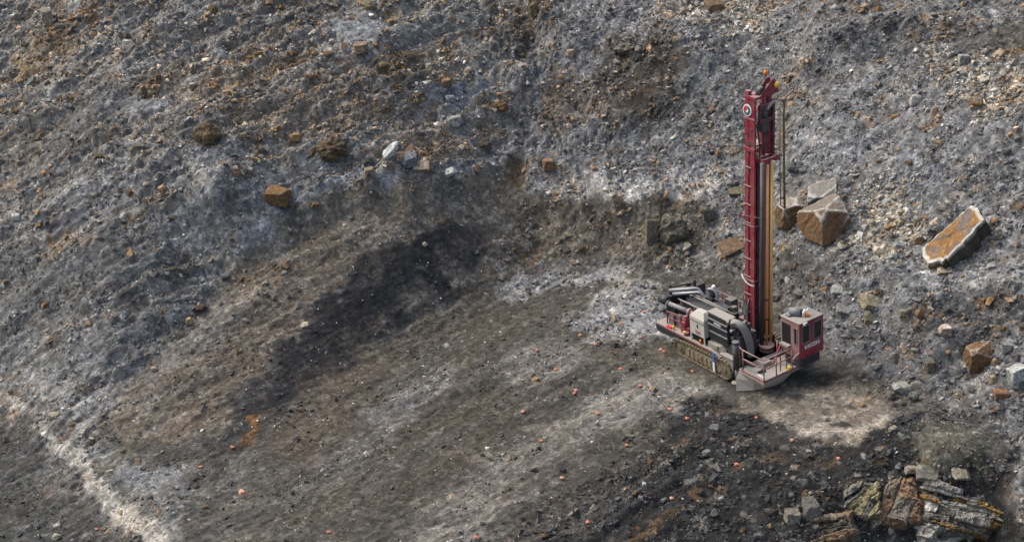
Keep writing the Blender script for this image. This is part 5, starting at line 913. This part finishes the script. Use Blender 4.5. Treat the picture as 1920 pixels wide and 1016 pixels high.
# blocky layered outcrop below the dark rubble, bottom right
def outcrop(nu=230, nv=180, W=7.4, Hh=5.2, dip=-24, thick=.30, off=0, pal=None, rough=1.0):
    u, v = np.meshgrid(np.linspace(-W / 2, W / 2, nu), np.linspace(-Hh / 2, Hh / 2, nv))
    a = rad(dip); p = u * math.cos(a) + v * math.sin(a); q = -u * math.sin(a) + v * math.cos(a)      # p along the bedding, q across it
    p = p + off; q = q + off * .37
    q = q + .10 * fbm(p * .7, q * .7, 401, 3) + .03 * fbm(p * 3, q * 3, 403, 3)
    th = thick; q = q + .16 * np.sin(q * 4.1 + 1) + .22 * noise(p * .5, q * 1.3, 409); L = np.floor(q / th); fr = q / th - L
    ln = .9 + 1.8 * _h(L, L * 0, 405); S = np.floor(p / ln + 9 * _h(L, L * 0, 406) + .25 * noise(p * 2, q * 2, 407)); sf = p / ln + 9 * _h(L, L * 0, 406); sf = sf - np.floor(sf)
    r1, r2, r3 = _h(L, S, 410), _h(L, S, 411), _h(np.floor(L / 3), np.floor(S / 2), 412)
    lip = sstep(0, .16, fr) * sstep(1, .86, fr) * sstep(0, .05, sf) * sstep(1, .95, sf)
    d = .22 * r1 + .45 * r3 + .08 * r2 * sf - .10 * (1 - lip) + .05 * fbm(p * 4, q * 6, 414, 4, .65)
    e = np.maximum(np.abs(u) / (W / 2), np.abs(v) / (Hh / 2)) + .12 * fbm(u * .9, v * .9, 416, 3); d = d - 1.5 * sstep(.6, 1.05, e) + .12 * fbm(u * 1.3, v * 1.3, 430, 4, .6)
    cols = lin([(140, 136, 128), (126, 122, 115), (108, 104, 98), (142, 118, 78), (160, 156, 148), (124, 96, 56), (98, 94, 89), (136, 132, 126)])
    cols = cols if pal is None else lin(pal) * .55 + .45 * lin(pal).mean(1, keepdims=True)
    k = np.floor(r2 * 7.99).astype(int); k = np.where((r3 > .55) & (u > 0) & (r1 > .4), np.where(r1 > .7, 3, 5), k); k = np.where((k == 3) & (u < .3), 1, k)
    T = cols[k] * (.8 + .5 * r1[..., None]) * (1 + .35 * fbm(p * 5, q * 9, 420, 4, .6)[..., None])
    if pal is None: T = T + (lin((60, 58, 56)) - T) * (sstep(.9, 1.6, v + .5 * u + .3 * noise(u, v, 422))[..., None] * .8)
    V = np.stack([u, -d * .9 + v * .75, v * .62 + d * .7], -1)
    i0 = (np.arange(nv - 1)[:, None] * nu + np.arange(nu - 1)[None]).ravel()
    return V.reshape(-1, 3), np.stack([i0, i0 + 1, i0 + nu + 1, i0 + nu], 1), np.clip(T, .01, .8).reshape(-1, 3)
FACES = {   # broken rock faces standing in the bank, each dipping its own way: width, height, dip, bed thickness, colours
    'large orange': (1.25, 1.25, 58, .95, [(150, 108, 60), (138, 98, 56), (118, 92, 64), (156, 116, 66), (112, 100, 84), (134, 92, 50), (126, 104, 76), (146, 104, 58)]),
    'yellow streaked': (1.2, 1.2, 40, .34, [(136, 124, 82), (112, 108, 96), (150, 132, 74), (104, 101, 94), (128, 118, 88), (144, 128, 70), (116, 110, 98), (98, 95, 90)]),
    'brown flat': (1.25, 1.3, 8, .5, [(122, 98, 62), (110, 94, 72), (134, 104, 58), (104, 92, 74), (118, 100, 72), (128, 98, 56), (96, 88, 76), (114, 96, 68)])}
for k, (nm, lab, x, y, wd, ht, col, ed, kd, rz) in enumerate(ROCKS):
    z = float(ground(x, y)); dep = wd * .85
    fk = [f for f in FACES if lab.startswith(f)]
    if fk:
        a_, b_, dp_, th_, pl_ = FACES[fk[0]]
        V, F, T = outcrop(110, 100, wd * a_ * 1.3, ht * b_ * 1.5, dp_, th_, 3.7 + k, pl_); V = V - np.array([0, -.25, .1]); tilt = Matrix.Identity(3); up_ = ht * .12
    elif kd == 'T':
        V, F, T = slab_boulder(wd, ht); tilt = Matrix.Rotation(rad(-30), 3, 'Z') @ Matrix.Rotation(rad(25), 3, 'X') @ Matrix.Rotation(rad(-19), 3, 'Y'); up_ = 1.15
    elif kd == 's' or kd == 'Y':
        V, F, T = rock_mesh(nm, wd, wd * .7, max(ht * .75, wd * .22), 'b', 40 + k, col, ed); tilt = Matrix.Rotation(rad(-rz), 3, 'Y') @ Matrix.Rotation(rad(28), 3, 'X'); up_ = ht * (.06 if y < -8 else .2)
        if kd == 'Y':
            st = np.sin(V[:, 0] * 5 + V[:, 2] * 14 + 2 * np.asarray(noise(V[:, 0] * 2, V[:, 2] * 2, 3)))[:, None]; T = np.where(st > .2, T * np.array([1.1, 1.0, .7]), T * .85 + .02)
    elif kd == 'W':
        V, F, T = rock_mesh(nm, wd * 1.25, wd * .5, ht * .36, 'b', 40 + k, col, 0); tilt = Matrix.Rotation(rad(-42), 3, 'Y') @ Matrix.Rotation(rad(35), 3, 'X'); up_ = ht * .38
    else:
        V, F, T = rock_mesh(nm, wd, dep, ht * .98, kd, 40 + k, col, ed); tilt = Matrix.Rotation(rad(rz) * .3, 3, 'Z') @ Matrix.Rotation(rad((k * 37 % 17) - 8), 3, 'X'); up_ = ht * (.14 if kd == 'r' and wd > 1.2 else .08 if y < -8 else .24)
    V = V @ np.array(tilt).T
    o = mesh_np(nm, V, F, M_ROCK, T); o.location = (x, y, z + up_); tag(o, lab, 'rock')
V, F, T = outcrop(); o = mesh_np('rock_outcrop', V, F, M_ROCK, T); o.location = (9.6, -12.3, -2.1)
tag(o, 'layered grey and rusty rock outcrop dipping right under the dark rubble', 'rock outcrop')
# ---------------------------------------------------------------- orange painted hole markers on the floor
def marker(i, x, y):
    big = i == 28
    V, F, T = rock_mesh('m', .42 if big else .27, .36 if big else .24, .32 if big else .2, 'r', 500 + i, (250, 132, 98) if i % 4 else (252, 160, 122), 0)
    o = mesh_np('painted_marker_stone', V, F, M_ROCK, np.clip(T * 1.1, 0, .9)); o.location = (x, y, float(ground(x, y)) + .07); return o
for i, (x, y) in enumerate(MARKS):
    o = marker(i, x, y)
    if i == 28: tag(o, 'largest orange painted stone, beside a pale stone at lower left of the floor', 'marker stone', 'orange marker stones on the quarry floor')
    else: tag(o, 'small orange painted marker stone lying on the quarry floor', 'marker stone', 'orange marker stones on the quarry floor')
# ---------------------------------------------------------------- mid-size loose rocks, each its own object
protos = []
for s in range(14):
    V, F, T = rock_mesh('p', 1, .85, .62, 'b' if s % 3 else 'r', 700 + s, [(128, 127, 126), (112, 112, 114), (140, 134, 124), (150, 116, 80), (122, 98, 70), (164, 160, 156), (104, 103, 103)][s % 7], 0)
    protos.append((V, F, T))
def loose(n, cond, zone, s0, s1, kinds):
    cnt = 0; tries = 0
    mats = {}
    while cnt < n and tries < 20000:
        tries += 1
        x = rng.uniform(-50, 25); y = rng.uniform(-14, 46)
        if not cond(x, y): continue
        i = int((x - fx_[0]) / ST); j = int((y - fy_[0]) / ST)
        if rng.random() > min(1, DENS[j, i] * ROUGH[j, i] * (.25 + patch[j, i])): continue
        s = int(rng.choice(kinds)); key = s
        o = bpy.data.objects.new('rock', loose_me[s]); COL.objects.link(o)
        k = s0 * (1 - rng.random() * (1 - (s1 / s0) ** -1.8)) ** (-1 / 1.8)
        o.scale = (k, k * rng.uniform(.7, 1.1), k * rng.uniform(.8, 1.2)); o.rotation_euler = (rng.normal(0, .3), rng.normal(0, .3), rng.uniform(0, 6.28))
        o.location = (x, y, float(ground(x, y)) + k * .12)
        nm = {0: 'grey', 1: 'dark grey', 2: 'greyish tan', 3: 'orange brown', 4: 'brown', 5: 'pale', 6: 'dull grey'}[s % 7]
        tag(o, 'loose %s angular rock lying on %s' % (nm, zone), 'rock', 'loose rocks on ' + zone); cnt += 1
loose_me = []
for s, (V, F, T) in enumerate(protos):
    o = mesh_np('rock', V, F, M_ROCK, T); loose_me.append(o.data); bpy.data.objects.remove(o)
loose(120, lambda x, y: x < -9 and y > 16 + (-9 - x) * -.2, 'the upper left rubble slope', .35, .95, [0, 1, 2, 3, 4, 4, 9, 10, 11, 12, 13, 5])
loose(110, lambda x, y: x > -9 and y > 6, 'the grey slope behind the rig', .35, .8, [0, 0, 1, 2, 3, 5, 7, 8, 12, 13, 4])
loose(40, lambda x, y: x > 4 and -8 < y <= 6, 'the rubble slope beside the cab', .35, .8, [0, 1, 2, 5, 7, 8, 3])
loose(30, lambda x, y: x > -12 and y < -3, 'the dark rubble at lower right', .3, .7, [1, 6, 13, 1, 8])
